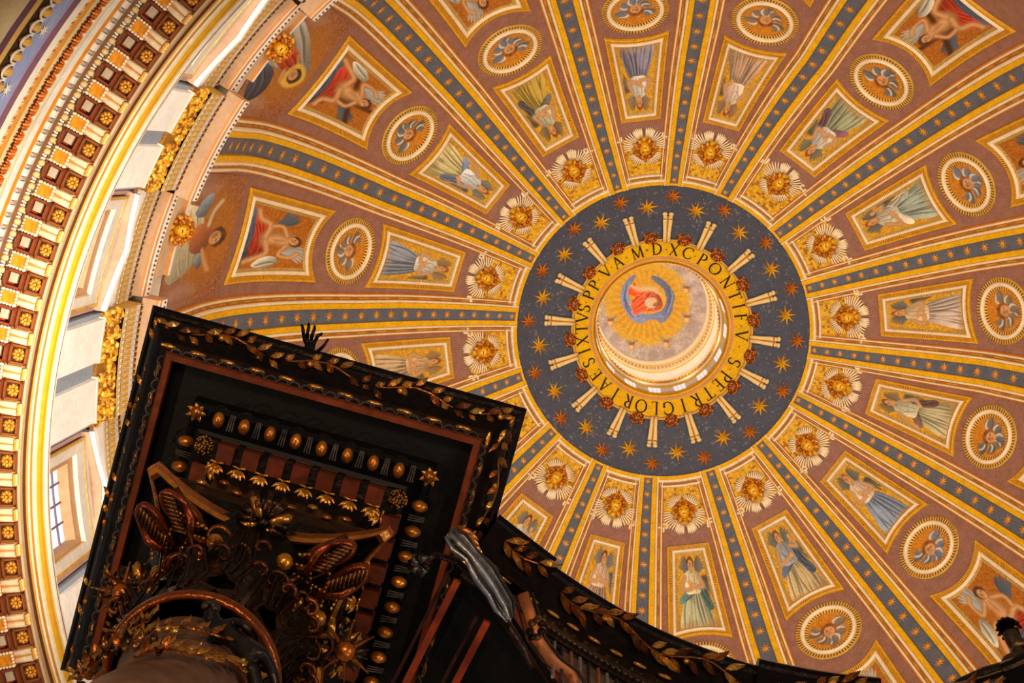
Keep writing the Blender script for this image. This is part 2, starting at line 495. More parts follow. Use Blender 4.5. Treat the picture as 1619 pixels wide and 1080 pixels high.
def paint_lunette(seed, kind, w=120, h=76):
    """half figure in a wide field; canvas x -3..3, y 0..4"""
    P = Paint(w, h, (-3, 3), (0, 4), (150, 92, 58), seed, 12)
    P.blob(0, 2.6, 2.3, 1.5, (172, 106, 34), 0, .95, .5)
    for sx in (-1, 1):
        P.blob(sx * 2.6, .9, .9, 1.2, (146, 104, 84), 0, .8, .7)
        P.stroke([(sx * 2.4, .2), (sx * 2.2, 1.6), (sx * 2.5, 2.6)], .35, (176, 138, 112), .5)
    if kind == 0:      # cream cope over a brown tunic, tonsured head
        cr = (196, 184, 150); br = (160, 92, 52); sl = (120, 130, 140)
        m = P.poly([(-1.3, .1), (-1.55, 1.0), (-1.1, 1.75), (-.3, 2.1), (.4, 1.9), (1.1, 2.0), (1.6, 1.2), (1.5, .2)], cr, shade=.25)
        P.folds(m, [[(-1.3, 1.2), (-.6, 1.5), (.2, 1.3), (1.2, 1.6)], [(-1.4, .7), (-.4, 1.0), (.6, .8), (1.4, 1.1)], [(-1.2, .3), (0, .5), (1.2, .5)], [(-1.0, 1.6), (0, 1.7), (1.1, 1.8)]], dk(cr, .55), dk(cr, 1.18), .07)
        m = P.poly([(-.6, 1.5), (-.7, 2.4), (-.3, 2.75), (.35, 2.75), (.7, 2.3), (.55, 1.5), (0, 1.3)], br, shade=.3)
        m = P.poly([(1.1, 2.0), (1.45, 2.3), (1.2, 2.6), (.8, 2.4), (.7, 2.1)], sl, shade=.3)
        P.poly([(-1.2, 1.1), (-1.9, 1.5), (-2.1, 2.0), (-1.7, 2.2), (-1.0, 1.8)], sl, shade=.3)
        P.stroke([(-.6, 2.4), (-1.2, 2.5), (-1.7, 2.9)], .17, (200, 190, 160), 1, taper=False)
        P.stroke([(.6, 2.4), (1.2, 2.8), (1.6, 3.1)], .16, SKIN, 1, taper=False)
        head(P, .05, 3.15, .42, (96, 54, 34), rot=.3)
    else:              # pale veil over red tunic and dark blue mantle
        ve = (150, 146, 134); rd = (178, 52, 24); bl = (52, 60, 74)
        m = P.poly([(-1.9, .3), (-1.6, 1.6), (-1.1, 2.6), (-.2, 3.6), (.5, 3.7), (.9, 2.9), (.5, 1.9), (.4, .6), (-.6, .1)], ve, shade=.3)
        P.folds(m, [[(-1.7, .6), (-1.1, 1.9), (-.2, 3.2)], [(-1.3, .4), (-.7, 1.6), (.2, 2.9)], [(-.8, .3), (-.3, 1.2), (.3, 2.2)], [(-.2, .4), (.1, 1.0), (.4, 1.7)]], dk(ve, .55), dk(ve, 1.3), .09)
        m = P.poly([(-.6, 1.3), (-.5, 2.3), (0, 3.0), (.45, 2.7), (.5, 1.9), (.1, 1.2)], rd, shade=.35)
        P.folds(m, [[(-.4, 1.4), (-.2, 2.2), (.1, 2.8)], [(-.1, 1.3), (.15, 2.0), (.3, 2.6)]], dk(rd, .5), dk(rd, 1.4), .06)
        m = P.poly([(.4, .5), (.7, 1.5), (1.5, 1.8), (2.1, 1.4), (2.2, .7), (1.6, .3), (.9, .2)], bl, shade=.3)
        P.folds(m, [[(.6, .6), (1.2, 1.2), (1.9, 1.3)], [(.8, .4), (1.4, .8), (2.0, .8)]], dk(bl, .6), dk(bl, 2.0), .07)
        P.stroke([(.5, 2.2), (1.0, 2.4), (1.1, 2.9)], .16, SKIN, 1, taper=False)
        P.stroke([(-.4, 2.4), (.1, 3.0), (.3, 3.4)], .13, dk(SKIN, .9), 1, taper=False)
        head(P, .62, 3.1, .36, (60, 44, 36), rot=-.5, halo=True)
    return P.get()

def paint_grid(mb, k, P, Q, K, off, flip=True):
    """P outer edge polyline, Q inner edge polyline (both left to right in x), K painting rows bottom->top"""
    h, w = K.shape[:2]
    def at(L, t):
        x = t * (len(L) - 1); i = min(int(x), len(L) - 2); g = x - i
        return (L[i][0] * (1 - g) + L[i + 1][0] * g, L[i][1] * (1 - g) + L[i + 1][1] * g)
    R = []
    for i in range(h):
        v = i / (h - 1); row = []
        for j in range(w):
            t = j / (w - 1); t = 1 - t if flip else t
            a = at(P, t); b = at(Q, t)
            row.append(CH(k, a[0] * (1 - v) + b[0] * v, a[1] * (1 - v) + b[1] * v, off))
        R.append(row)
    mb.vgrid(R, K)

# ================================================================== DOME SHELL
mb = MB()
psis = [-0.52 + (1.2625 + .52) * i / 90 for i in range(91)]
R = []
for p in psis:
    R.append([DP(k / 16, p, 0, False) for k in range(0, 257)])
mb.rows(R, MAUVE)
o = struct(mb.build('ceiling', M_MOS, smooth=True))

WHERE = ['just left of straight above the oculus', 'just right of straight above the oculus', 'in the upper right, near the top edge',
         'in the upper right, near the right edge', 'right of the oculus, level with its upper half',
         'right of the oculus, a little below its level', 'in the lower right, near the right edge',
         'in the lower right, near the bottom', 'just right of straight below the oculus', 'just left of straight below the oculus',
         'down left of the oculus, beside the canopy tip', 'low left of the oculus, cut by the canopy corner',
         'left of the oculus, just over the canopy edge', 'left of the oculus, level with its upper half',
         'in the upper left, near the left edge', 'in the upper left, nearer the top']
WH2 = ['top, left of centre', 'top, right of centre', 'upper right near top', 'upper right near edge', 'right, upper', 'right, lower', 'lower right near edge', 'lower right near bottom', 'bottom, right of centre', 'bottom, left of centre', 'beside canopy tip', 'x', 'over canopy edge', 'far left', 'upper left near edge', 'upper left near top']
WRIB = ['straight above the oculus, between two angel panels', 'above and slightly right of the oculus', 'running to the upper right corner',
        'running right, above the oculus level', 'running right, at the oculus level', 'running right and down', 'running to the lower right corner',
        'running down, second right of straight below', 'straight below the oculus', 'running down, left of straight below',
        'running down left past the canopy tip', 'short stretch at the canopy corner', 'running left over the bronze hand', 'running left and up, level with the oculus top',
        'running to the upper left', 'running up, left of straight above']

# ================================================================== RIBS
def hrib(psi, a, b, c):
    r = rz(psi)[0]
    if r < 14: t = (r - 8.1) / 5.9; return a + (b - a) * t
    return b + (c - b) * min(1, (r - 14) / 6.0)
PS_TOP, PS_BOT = 64.3 * DEG, -0.50
star_ps = [63.6, 61.8, 60.0, 58.0, 56.1, 53.9, 51.8, 49.5, 47.3, 45.0, 42.6, 40.0, 37.2, 34.3, 31.4, 28.2, 25.1, 21.6, 18.0, 14.4, 10.7, 7.0, 3.3, -.4, -4.1, -7.8]
SMALL = None
for i in range(16):
    k = i + .5
    t = thing('dome_rib', 'blue and gold starred dome rib ' + WRIB[i], 'rib', (0, 0, 0), 'ribs of the dome')
    PSN = [PS_BOT + (PS_TOP - PS_BOT) * j / 56 for j in range(57)]
    def lat(p, q):  # cumulative half widths
        hb = hrib(p, .22, .33, .41); hy = hb + hrib(p, .24, .30, .29); hw = hy + hrib(p, .10, .13, .17)
        ho = hw + hrib(p, .14, .16, .19); h2 = ho + hrib(p, .08, .11, .14); h3 = h2 + hrib(p, .05, .07, .08)
        return (hb, hy, hw, ho, h2, h3)[q]
    def strip(mbx, prof, col, colf=None):
        """prof: list of (side*halfwidth index or fraction pair, off)"""
        R = []
        for (q0, q1, g, off, sd) in prof:
            row = []
            for p in PSN:
                a = 0 if q0 < 0 else lat(p, q0); b = lat(p, q1)
                x = (a + (b - a) * g) * sd
                r = rz(p)[0]
                row.append(DP(k + x / r / DEG / 22.5, p, off))
            R.append(row)
        mbx.rows(R, col, colf=colf)
    m1 = MB(); strip(m1, [(-1, 0, 1, .12, -1), (-1, 0, .33, .12, -1), (-1, 0, .33, .12, 1), (-1, 0, 1, .12, 1)], BLUEG)
    m1.build('blue_band', M_MOS, t)
    m2 = MB(); m3 = MB(); m4 = MB()
    for sd in (-1, 1):
        strip(m2, [(0, 1, 0, .10, sd), (0, 1, .05, .26, sd), (0, 1, .5, .30, sd), (0, 1, .95, .26, sd), (0, 1, 1.0, .2, sd)], YEL)
        strip(m2, [(4, 5, 0, .12, sd), (4, 5, .5, .10, sd), (4, 5, 1, 0, sd)], ORNG)
        strip(m3, [(1, 2, 0, .16, sd), (1, 2, .1, .26, sd), (1, 2, .5, .30, sd), (1, 2, .9, .26, sd), (1, 2, 1, .14, sd)], WHITE)
        strip(m3, [(3, 4, 0, .08, sd), (3, 4, .15, .16, sd), (3, 4, .5, .2, sd), (3, 4, .85, .16, sd), (3, 4, 1, .06, sd)], WHITE)
        strip(m4, [(2, 3, 0, .13, sd), (2, 3, .3, .10, sd), (2, 3, .7, .10, sd), (2, 3, 1, .08, sd)], OCH,
              colf=lambda a, b: S(196, 130, 34) if (a == 1 and b % 2) else OCH)
    m2.build('gilded_band', M_MOS, t); m3.build('white_moulding', M_STUC, t, True); m4.build('ochre_band', M_MOS, t)
    for n_, sp in enumerate(star_ps):
        p = sp * DEG
        if p < PS_BOT + .03: continue
        rr = lat(p, 0) * .80
        pos = Vector(DP(k, p, .135)); up = (Vector(DP(k, p + .01, .135)) - pos).normalized(); nz = (Vector(DP(k, p, .4)) - pos).normalized()
        xr = up.cross(nz)
        m4 = Matrix((xr * rr, up * rr, nz * rr)).transposed().to_4x4() @ Matrix.Rotation(.2 * (n_ % 3), 4, 'Z'); m4.translation = pos
        if SMALL is None:
            ms = MB()
            pts = [((1.0 if q % 2 == 0 else .36) * math.cos(q * math.pi / 8), (1.0 if q % 2 == 0 else .36) * math.sin(q * math.pi / 8), 0) for q in range(16)]
            ms.add([(0, 0, .07)] + pts, [(0, 1 + q, 1 + (q + 1) % 16) for q in range(16)], [(S(232, 160, 26) if q % 2 else S(206, 122, 18)) for q in range(16)])
            so = ms.build('gilded_star', M_GILT); SMALL = so
        else:
            so = SMALL.copy(); C.objects.link(so)
        so.parent = t; so.matrix_basis = m4

# border of every sector where it meets the star ring
mb = MB()
for i in range(16):
    def edge(psi_deg, side):
        p = psi_deg * DEG; r = rz(p)[0]
        return side * .78
    for (pa, pb, oa, ob, col, cut) in ((64.3, 63.75, .22, .26, YEL, 0.45), (63.75, 63.45, .26, .26, WHITE, .5), (63.45, 63.05, .10, .10, OCH, .56), (63.05, 62.8, .18, .18, WHITE, .66)):
        xa = (11.25 * DEG) * rz(pa * DEG)[0]; xb = (11.25 * DEG) * rz(pb * DEG)[0]
        R = []
        for (pd, off, xx) in ((pa, oa, xa - cut), (pb, ob, xb - cut - .05)):
            R.append([CH(i, -xx + 2 * xx * j / 10, S_(pd), off) for j in range(11)])
        R.append([CH(i, -(xb - cut - .05) + 2 * (xb - cut - .05) * j / 10, S_(pb), 0) for j in range(11)])
        mb.rows(R, col)
struct(mb.build('trim_1', M_MOS))

# ================================================================== PICTURE PANELS
def cross_line(poly, a, b):
    """first and last crossing of polyline poly with the infinite line a-b: returns list of (index + t, point)"""
    out = []
    nx, ny = -(b[1] - a[1]), b[0] - a[0]
    f = [(p[0] - a[0]) * nx + (p[1] - a[1]) * ny for p in poly]
    for i in range(len(poly) - 1):
        if (f[i] <= 0) != (f[i + 1] <= 0):
            t = f[i] / (f[i] - f[i + 1])
            out.append((i + t, (poly[i][0] + (poly[i + 1][0] - poly[i][0]) * t, poly[i][1] + (poly[i + 1][1] - poly[i][1]) * t)))
    return out
def uni(poly, n):
    L = [0]
    for a, b in zip(poly[:-1], poly[1:]): L.append(L[-1] + math.hypot(b[0] - a[0], b[1] - a[1]))
    out = []; i = 0
    for q in range(n + 1):
        s_ = L[-1] * q / n
        while i < len(L) - 2 and L[i + 1] < s_: i += 1
        g = (s_ - L[i]) / max(1e-9, L[i + 1] - L[i])
        out.append((poly[i][0] * (1 - g) + poly[i + 1][0] * g, poly[i][1] * (1 - g) + poly[i + 1][1] * g))
    return out
def off_poly(poly, d):
    out = []
    for i, p in enumerate(poly):
        a = poly[max(i - 1, 0)]; b = poly[min(i + 1, len(poly) - 1)]
        l = math.hypot(b[0] - a[0], b[1] - a[1])
        out.append((p[0] - (b[1] - a[1]) / l * d, p[1] + (b[0] - a[0]) / l * d))
    a, b = out[0], out[1]; e1 = (a[0] + (a[0] - b[0]) * 8, a[1] + (a[1] - b[1]) * 8)
    a, b = out[-1], out[-2]; e2 = (a[0] + (a[0] - b[0]) * 8, a[1] + (a[1] - b[1]) * 8)
    return [e1] + out + [e2]
def inset4(P, Q, d, nP, nS):
    """P far edge, Q near edge (ccw order P then Q). returns [P', right, Q', left] as polylines"""
    R_ = off_poly([P[-1], Q[0]], d); L_ = off_poly([Q[-1], P[0]], d)
    out = []
    for E_, A_, B_ in ((off_poly(P, d), L_, R_), (off_poly(Q, d), R_, L_)):
        ca = cross_line(E_, A_[1], A_[2]); cb = cross_line(E_, B_[1], B_[2])
        ia, pa = ca[0]; ib, pb = cb[-1]
        mid = [E_[i] for i in range(int(ia) + 1, int(math.ceil(ib)))]
        out.append(uni([pa] + mid + [pb], nP))
    return [out[0], uni([out[0][-1], out[1][0]], nS), out[1], uni([out[1][-1], out[0][0]], nS)]
def frame_parts(t, k, P, Q, scale=1.0, big=False):
    """gilded toothed border, white moulding; returns inner edge polylines"""
    gw = .27 * scale; ww = .16 * scale; iw = .11 * scale
    nP = int((P[-1][0] - P[0][0]) / (.055 * scale)) // 2 * 2; nS = int(abs(Q[0][1] - P[-1][1]) / (.055 * scale)) // 2 * 2
    def loop(mb, prof, colf=None, col=None, n1=nP, n2=nS):
        R = []
        for d, off in prof:
            S4 = inset4(P, Q, d, n1, n2)
            R.append([CH(k, x, s, off) for e in S4 for x, s in e[:-1]])
        mb.rows(R, col, closed_u=True, colf=colf)
    bs = MB()
    loop(bs, [(0, .02), (.02, .12), (gw * .35, .14), (gw * .95, .10), (gw, .08)], lambda i, j: (S(214, 152, 22) if i != 2 else (S(224, 160, 24) if j % 2 else S(140, 80, 18))))
    loop(bs, [(gw + ww, .10), (gw + ww + iw, .05)], lambda i, j: (S(226, 186, 96) if j % 2 else S(120, 64, 22)))
    bs.build('gilded_border', M_MOS, t)
    wm = MB()
    loop(wm, [(gw, .08), (gw + .02, .17), (gw + ww * .5, .20), (gw + ww - .02, .17), (gw + ww, .08)], None, WHITE, 16, 8)
    wm.build('white_moulding', M_STUC, t)
    S4 = inset4(P, Q, gw + ww + iw * .95, 24, 12)
    return S4[0], S4[2][::-1]

ANG = {0: ((128, 122, 138), (206, 196, 176), (150, 120, 90), .0, None, 0, (150, 84, 34)),
       1: ((176, 142, 112), (210, 184, 160), (160, 110, 70), .02, None, 2, (160, 80, 40)),
       2: ((150, 150, 116), (196, 188, 170), (104, 112, 92), -.05, (120, 84, 90), 0, (150, 80, 40)),
       3: ((150, 158, 140), (190, 178, 150), (78, 84, 90), .05, (196, 186, 160), 1, (160, 90, 40)),
       4: ((190, 168, 150), (206, 178, 130), (86, 88, 96), .04, None, 0, (160, 90, 44)),
       5: ((176, 164, 124), (186, 176, 140), (120, 100, 60), -.02, (110, 80, 70), 2, (140, 84, 50)),
       6: ((130, 140, 156), (214, 184, 150), (70, 84, 104), -.06, None, 0, (176, 100, 70)),
       7: ((186, 162, 116), (150, 150, 150), (82, 96, 112), -.08, (84, 96, 116), 1, (130, 80, 50)),
       8: ((170, 168, 130), (214, 196, 150), (90, 98, 112), -.02, (84, 112, 104), 0, (120, 70, 40)),
       9: ((182, 142, 116), (208, 176, 140), (104, 118, 140), .04, None, 0, (120, 64, 36)),
       10: ((150, 120, 96), (206, 190, 160), (110, 110, 110), .05, None, 1, (110, 60, 36)),
       12: ((178, 150, 108), (196, 156, 104), (170, 120, 60), .03, None, 0, (150, 80, 36)),
       13: ((130, 134, 142), (200, 190, 168), (160, 120, 70), .03, None, 0, (160, 90, 44)),
       14: ((190, 176, 120), (198, 198, 196), (110, 120, 134), .05, (110, 122, 146), 2, (160, 86, 36)),
       15: ((176, 146, 60), (186, 176, 140), (120, 90, 60), -.04, (96, 90, 84), 0, (150, 80, 36))}
NAMEC = {0: 'angel in grey skirt and white blouse', 1: 'angel in buff and pale rose robes', 2: 'green robed angel with dark wings', 3: 'angel in grey green robe and pale scarf',
         4: 'angel with rose grey skirt', 5: 'angel in olive and buff robe', 6: 'angel in pale blouse and blue grey skirt', 7: 'angel in tan skirt and slate blue cape',
         8: 'angel in cream blouse and green mantle', 9: 'angel with folded arms in pinkish robe', 10: 'pale bloused angel half hidden by the canopy', 12: 'buff robed angel cut by the canopy edge',
         13: 'angel in slate skirt and white blouse', 14: 'angel in yellow skirt and pale blue cape', 15: 'angel in ochre skirt and dark cape'}
for k, v in ANG.items():
    P, Q = quad_outline(1.70, S_(40.2), 1.10, S_(54.5), .47, .05)
    t = thing('angel_panel', 'mosaic of ' + NAMEC[k] + ', ' + WH2[k], 'mosaic panel', CH(k, 0, S_(47), 0), 'angel mosaics of the dome')
    bpy.context.view_layer.update()
    Pi, Qi = frame_parts(t, k, P, Q)
    pic = MB()
    paint_grid(pic, k, Pi, Qi, paint_angel(100 + k, v[0], v[1], v[2], v[3], v[4], v[5], v[6]), .04)
    pic.build('picture', M_PAINT, t)

# cherub medallions
def circle(R0, s0, n=96):
    return [(R0 * math.cos(2 * math.pi * i / n), s0 + R0 * math.sin(2 * math.pi * i / n)) for i in range(n)]
for k in (0, 1, 2, 3, 4, 5, 6, 7, 8, 12, 13, 14, 15):
    t = thing('cherub_medallion', 'round cherub medallion ' + WHERE[k], 'medallion', CH(k, 0, S_(36.15), 0), 'cherub medallions of the dome')
    bpy.context.view_layer.update()
    s0 = S_(36.15)
    b = MB()
    c = circle(1.72, s0, 128)
    ringstrip(b, k, c, [(0, .02), (.04, .10), (.24, .10), (.26, .06)], None, lambda i, j: (S(206, 160, 60) if (i != 1 or j % 2) else S(120, 70, 24)))
    ringstrip(b, k, circle(1.24, s0, 96), [(0, .08), (.16, .05)], None, lambda i, j: (S(222, 170, 60) if j % 2 else S(116, 62, 20)))
    b.build('gilded_border', M_MOS, t)
    b = MB()
    ringstrip(b, k, circle(1.47, s0, 96), [(0, .06), (.03, .17), (.12, .22), (.21, .17), (.24, .06)], WHITE)
    b.build('white_moulding', M_STUC, t)
    K = paint_cherub(300 + k, [(150, 156, 172), (170, 150, 130), (140, 140, 140)][k % 3])
    n = 64; R = []
    # square canvas squeezed on to the disc
    for i in range(n):
        row = []
        for j in range(n):
            x = -1 + 2 * j / (n - 1); y = -1 + 2 * i / (n - 1)
            u = x * math.sqrt(1 - y * y / 2); vv = y * math.sqrt(1 - x * x / 2)
            row.append(CH(k, -u * 1.10, s0 + vv * 1.10, .04))
        R.append(row)
    b = MB(); b.vgrid(R, K); b.build('picture', M_PAINT, t)

# large pictures nearer the base
BIGN = {13: (0, 'seated angel in red drapery with white cloth'), 14: (1, 'youth in red and blue with a dark wooden cross'), 15: (2, 'winged youth'),
        1: (3, 'youth, one corner in view'), 2: (4, 'reclining youth in red with grey wing'), 3: (5, 'pale blue robed youth cut by the right edge'),
        5: (6, 'youth, just a corner in view'), 6: (7, 'bending winged youth in red drapery'), 7: (8, 'winged youth with grey wing at the bottom edge')}
for k, (kd, nm) in BIGN.items():
    P, Q = quad_outline(2.29, S_(10.2), 1.84, S_(31.2), .74, -.84)
    t = thing('saint_panel', 'mosaic of ' + nm + ', ' + WH2[k], 'mosaic panel', CH(k, 0, S_(20), 0), 'large mosaics near the dome base')
    bpy.context.view_layer.update()
    Pi, Qi = frame_parts(t, k, P, Q, 1.25, True)
    pic = MB()
    paint_grid(pic, k, Pi, Qi, paint_big(500 + k, kd), .04)
    pic.build('picture', M_PAINT, t)

# figures in the lunettes at the foot of the dome
for k, kd, nm in ((13, 0, 'mosaic of figure in cream cope at the left dome foot'), (14, 1, 'mosaic of figure in pale veil and red tunic at the upper left dome foot')):
    n = 24
    P = [(-2.95 + 5.9 * i / n, S_(-17.4)) for i in range(n + 1)]
    Q = [(-2.75 + 5.5 * i / n, S_(8.2) + .55 * (1 - (2 * i / n - 1) ** 2)) for i in range(n + 1)]
    b = MB()
    paint_grid(b, k, P, Q, paint_lunette(700 + k, kd, 140, 120), .03)
    tag(b.build('lunette_mosaic', M_PAINT), nm, 'mosaic', 'lunette mosaics at the dome foot')

# ================================================================== CHERUB HEADS (gilded relief over gold mosaic field)
def local_frame(k, s0, off=0.0, turn=0.0):
    p = Vector(CH(k, 0, s0, off))
    up = (Vector(CH(k, 0, s0 + .2, off)) - p).normalized()         # towards the oculus
    xa = (Vector(CH(k, .2, s0, off)) - p).normalized()              # growing azimuth
    nz = (Vector(CH(k, 0, s0, off + .3)) - p).normalized()          # inwards
    xr = -xa                                                       # right as seen from below with the oculus up
    m = Matrix((xr, up, nz)).transposed().to_4x4()
    m.translation = p
    return m
X, Y, Z = Vector((1, 0, 0)), Vector((0, 1, 0)), Vector((0, 0, 1))
def cherub_proto(name, label, cat, wings=True, mat=None, white=True):
    t = thing(name, label, cat, mat=Matrix.Identity(4))
    f = MB()
    fc = S(230, 164, 20)
    # face: sculpted ellipsoid with cheeks, nose, brow, mouth
    R = []; nu, nv = 22, 16
    for i in range(nv + 1):
        th = math.pi * i / nv; row = []
        for j in range(nu):
            ph = 2 * math.pi * j / nu
            x = math.sin(th) * math.cos(ph); z = math.sin(th) * math.sin(ph); y = math.cos(th)
            rx, ry, rz_ = .33, .40, .30
            d = 0
            if z > 0:
                d += .10 * math.exp(-(x / .16) ** 2 - ((y + .05) / .22) ** 2)           # nose
                d += .06 * math.exp(-((abs(x) - .45) / .25) ** 2 - ((y + .32) / .25) ** 2)  # cheeks
                d -= .09 * math.exp(-((abs(x) - .38) / .16) ** 2 - ((y - .14) / .10) ** 2)  # eye sockets
                d += .05 * math.exp(-((y - .30) / .10) ** 2)                               # brow
                d -= .06 * math.exp(-(x / .3) ** 2 - ((y + .46) / .05) ** 2)               # mouth line
                d += .05 * math.exp(-(x / .25) ** 2 - ((y + .72) / .15) ** 2)              # chin
            row.append((x * rx, y * ry, z * (rz_ + d) + .1))
        R.append(row)
    f.rows(R, fc, closed_u=True)
    fo = f.build('face', M_GILT, t, True, local=True)
    e = MB()
    for sx in (-1, 1):
        e.ball((sx * .125, .055, .375), X, Y, Z, .05, .028, .03, S(104, 50, 10), 8, 5)
    e.box((0, -.19, .37), X, Y, Z, .085, .014, .03, S(120, 56, 12))
    e.build('eyes_and_mouth', M_GILT, fo, local=True)
    h = MB(); rr = random.Random(5)
    for ring_, n_, rad in ((0, 13, .40), (1, 15, .47), (2, 9, .30)):
        for q in range(n_):
            a = math.radians(-42 + 264 * q / (n_ - 1))
            x = math.cos(a) * rad; y = math.sin(a) * (rad + .05) + .02
            if ring_ == 2 and y < .2: continue
            c0 = (x, y, .18 + .14 * (ring_ == 2) + .05 * (ring_ == 0) + rr.uniform(-.02, .02))
            h.ball(c0, X, Y, Z, .095, .09, .10, S(206, 124, 16) if q % 2 else S(162, 84, 12), 8, 5)
    h.build('curly_hair', M_GILT, t, True, local=True)
    if wings:
        wg = MB()
        wc = S(236, 210, 168)
        def fan(cx, cy, a0, a1, n_, L, w_, z0):
            L *= 1.16; w_ *= .80
            for q in range(n_):
                a = math.radians(a0 + (a1 - a0) * q / (n_ - 1))
                d = Vector((math.cos(a), math.sin(a), 0)); pz = Vector((0, 0, 1)); pe = pz.cross(d)
                ll = L * (1 - .12 * abs(2 * q / (n_ - 1) - 1))
                base = Vector((cx, cy, z0)) + d * .3
                pts = [base, base + d * ll * .5 + Z * .08, base + d * ll * .85 + Z * .05, base + d * ll - Z * .02]
                wg.tube(pts, [w_ * .6, w_, w_, w_ * .5], wc, 6, .6, up=Z)
        fan(0, .05, 22, 82, 9, .62, .05, .05); fan(0, .05, 98, 158, 9, .62, .05, .05)      # upper pair
        fan(.12, -.1, -72, 10, 10, .66, .05, .02); fan(-.12, -.1, 170, 252, 10, .66, .05, .02)  # side pair
        fan(.05, -.35, -84, -50, 6, .52, .055, .04); fan(-.05, -.35, -130, -96, 6, .52, .055, .04)  # lower pair
        wg.build('feathered_wings', M_STUC, t, True, local=True)
        gb = MB()
        for sx in (-1, 1):
            for q in range(4):
                a = math.radians(90 - sx * (62 + q * 30))
                d = Vector((math.cos(a), math.sin(a), 0))
                gb.tube([Vector((0, 0, .1)) + d * .3, Vector((0, 0, .2)) + d * .5, Vector((0, 0, .1)) + d * .68], [.09, .10, .04], S(214, 140, 18), 7, .6, up=Z)
        for sx in (-1, 1):
            gb.tube([(sx * .06, .35, .18), (sx * .1, .58, .2), (sx * .06, .78, .1)], [.07, .07, .02], S(222, 150, 20), 7, up=Z)
        gb.build('gilded_plumes', M_GILT, t, True, local=True)
    else:
        gb = MB()
        for q in range(13):
            a = math.radians(q * 360 / 13 + 8)
            d = Vector((math.cos(a), math.sin(a), 0)); tw = Vector((-math.sin(a), math.cos(a), 0)) * .15
            gb.tube([Vector((0, 0, .02)) + d * .4, Vector((0, 0, .14)) + d * .62 + tw * .4, Vector((0, 0, .06)) + d * (.68 + .05 * (q % 2)) + tw * 1.3], [.13, .12, .06], S(226, 150, 18) if q % 2 else S(190, 110, 12), 7, .6, up=Z)
        gb.build('gilded_plumes', M_GILT, t, True, local=True)
    return t
proto = None
HD = [(.03, 58.75), (-.02, 58.7), (.0, 58.5), (0, 59.3), (0, 59.1), (0, 59.1), (0, 59.1), (0, 59.2), (0, 59.25), (0, 59.4), (0, 59.3), None, (0, 59.4), (0, 58.8), (0, 58.9), (0, 58.7)]
for k in range(16):
    # gold glitter field with white stepped outline
    r = random.Random(40 + k)
    b = MB()
    Pn = 18; Qn = 16
    def gp(u, v, off=.03):
        s = S_(57.2) + (S_(62.75) - S_(57.2)) * v
        rr = rz(s / RD)[0]
        x = (11.25 * DEG * rr - .62 - .15 * 0) * u
        return CH(k, x, s, off)
    b.rows([[gp(-1 + 2 * j / Pn, i / Qn) for j in range(Pn + 1)] for i in range(Qn + 1)], None,
           colf=lambda i, j: [S(206, 150, 20), S(190, 128, 16), S(222, 170, 28), S(160, 100, 14)][r.choice((0, 0, 1, 2, 2, 3))])
    b2 = None
    if HD[k] is None:
        struct(b.build('trim_2', M_MOS)); continue
    lab = 'gilded winged cherub head ' + WHERE[k]
    m4 = local_frame(k + HD[k][0], S_(HD[k][1]), .06)
    if proto is None:
        proto = cherub_proto('winged_cherub', lab, 'cherub')
        proto['group'] = 'gilded cherub heads around the star ring'
        t = proto; t.matrix_basis = m4 @ Matrix.Scale(1.06, 4)
    else:
        t = copy_tree(proto, m4 @ Matrix.Scale(1.06, 4)); t['label'] = lab
    # the stepped white frame of the field
    b2 = MB()
    xw = 11.25 * DEG * rz(57.2 * DEG)[0] - .62
    edges = []
    for sd in (-1, 1):
        b2 = MB(); edges.append(b2)
        L = [(sd * xw, S_(57.2)), (sd * (xw - .32), S_(57.2)), (sd * (xw - .32), S_(57.2) - .22), (sd * (xw - .16), S_(57.2) - .22)]
        for a_, b_ in zip(L[:-1], L[1:]):
            dx, dy = b_[0] - a_[0], b_[1] - a_[1]; l_ = math.hypot(dx, dy); nx, ny = -dy / l_ * .045, dx / l_ * .045
            q4 = [(a_[0] + nx, a_[1] + ny), (b_[0] + nx, b_[1] + ny), (b_[0] - nx, b_[1] - ny), (a_[0] - nx, a_[1] - ny)]
            lo = [CH(k, x, s, .02) for x, s in q4]; hi = [CH(k, x, s, .11) for x, s in q4]
            b2.add(lo + hi, [(4, 5, 6, 7), (0, 1, 5, 4), (1, 2, 6, 5), (2, 3, 7, 6), (3, 0, 4, 7)], WHITE)
    inv_ = t.matrix_basis.inverted()
    def rel(mbx):
        mbx.v = [tuple(inv_ @ Vector(p)) for p in mbx.v]
        return mbx
    rel(b).build('gold_field', M_MOS, t, local=True)
    for b2 in edges: rel(b2).build('white_edging', M_STUC, t, local=True)

# ================================================================== STAR RING AND INSCRIPTION
def PS_R(r): return math.acos((r - RC) / RD)
mb = MB(); rr = random.Random(9)
NR = 26
mb.rows([[DP(j / 16, PS_R(8.11 - (8.11 - 4.9) * i / NR), .02, False) for j in range(257)] for i in range(NR + 1)], None,
        colf=lambda i, j: (S(66, 66, 78) if rr.random() > .02 else S(96, 94, 100)))
struct(mb.build('trim_3', M_MOS))
mb = MB()
for n_ in range(900):
    r = rr.uniform(5.2, 8.0); k = rr.uniform(0, 16); p = PS_R(r); d = .022
    mb.add([DP(k + a * d / r / DEG / 22.5, p + b * d / RD, .035, False) for a, b in ((1, 0), (0, 1), (-1, 0), (0, -1))], [(0, 1, 2, 3)], S(190, 180, 140))
o = mb.build('gold_specks', M_MOS); tag(o, 'fine pale gold specks scattered on the dark blue star ring', 'specks'); o['kind'] = 'stuff'
mb = MB()
mb.rows([[DP(j / 16, PS_R(rv), off, False) for j in range(257)] for rv, off in ((8.16, 0), (8.14, .2), (8.04, .22), (8.02, .02))], YEL)
struct(mb.build('trim_4', M_MOS))

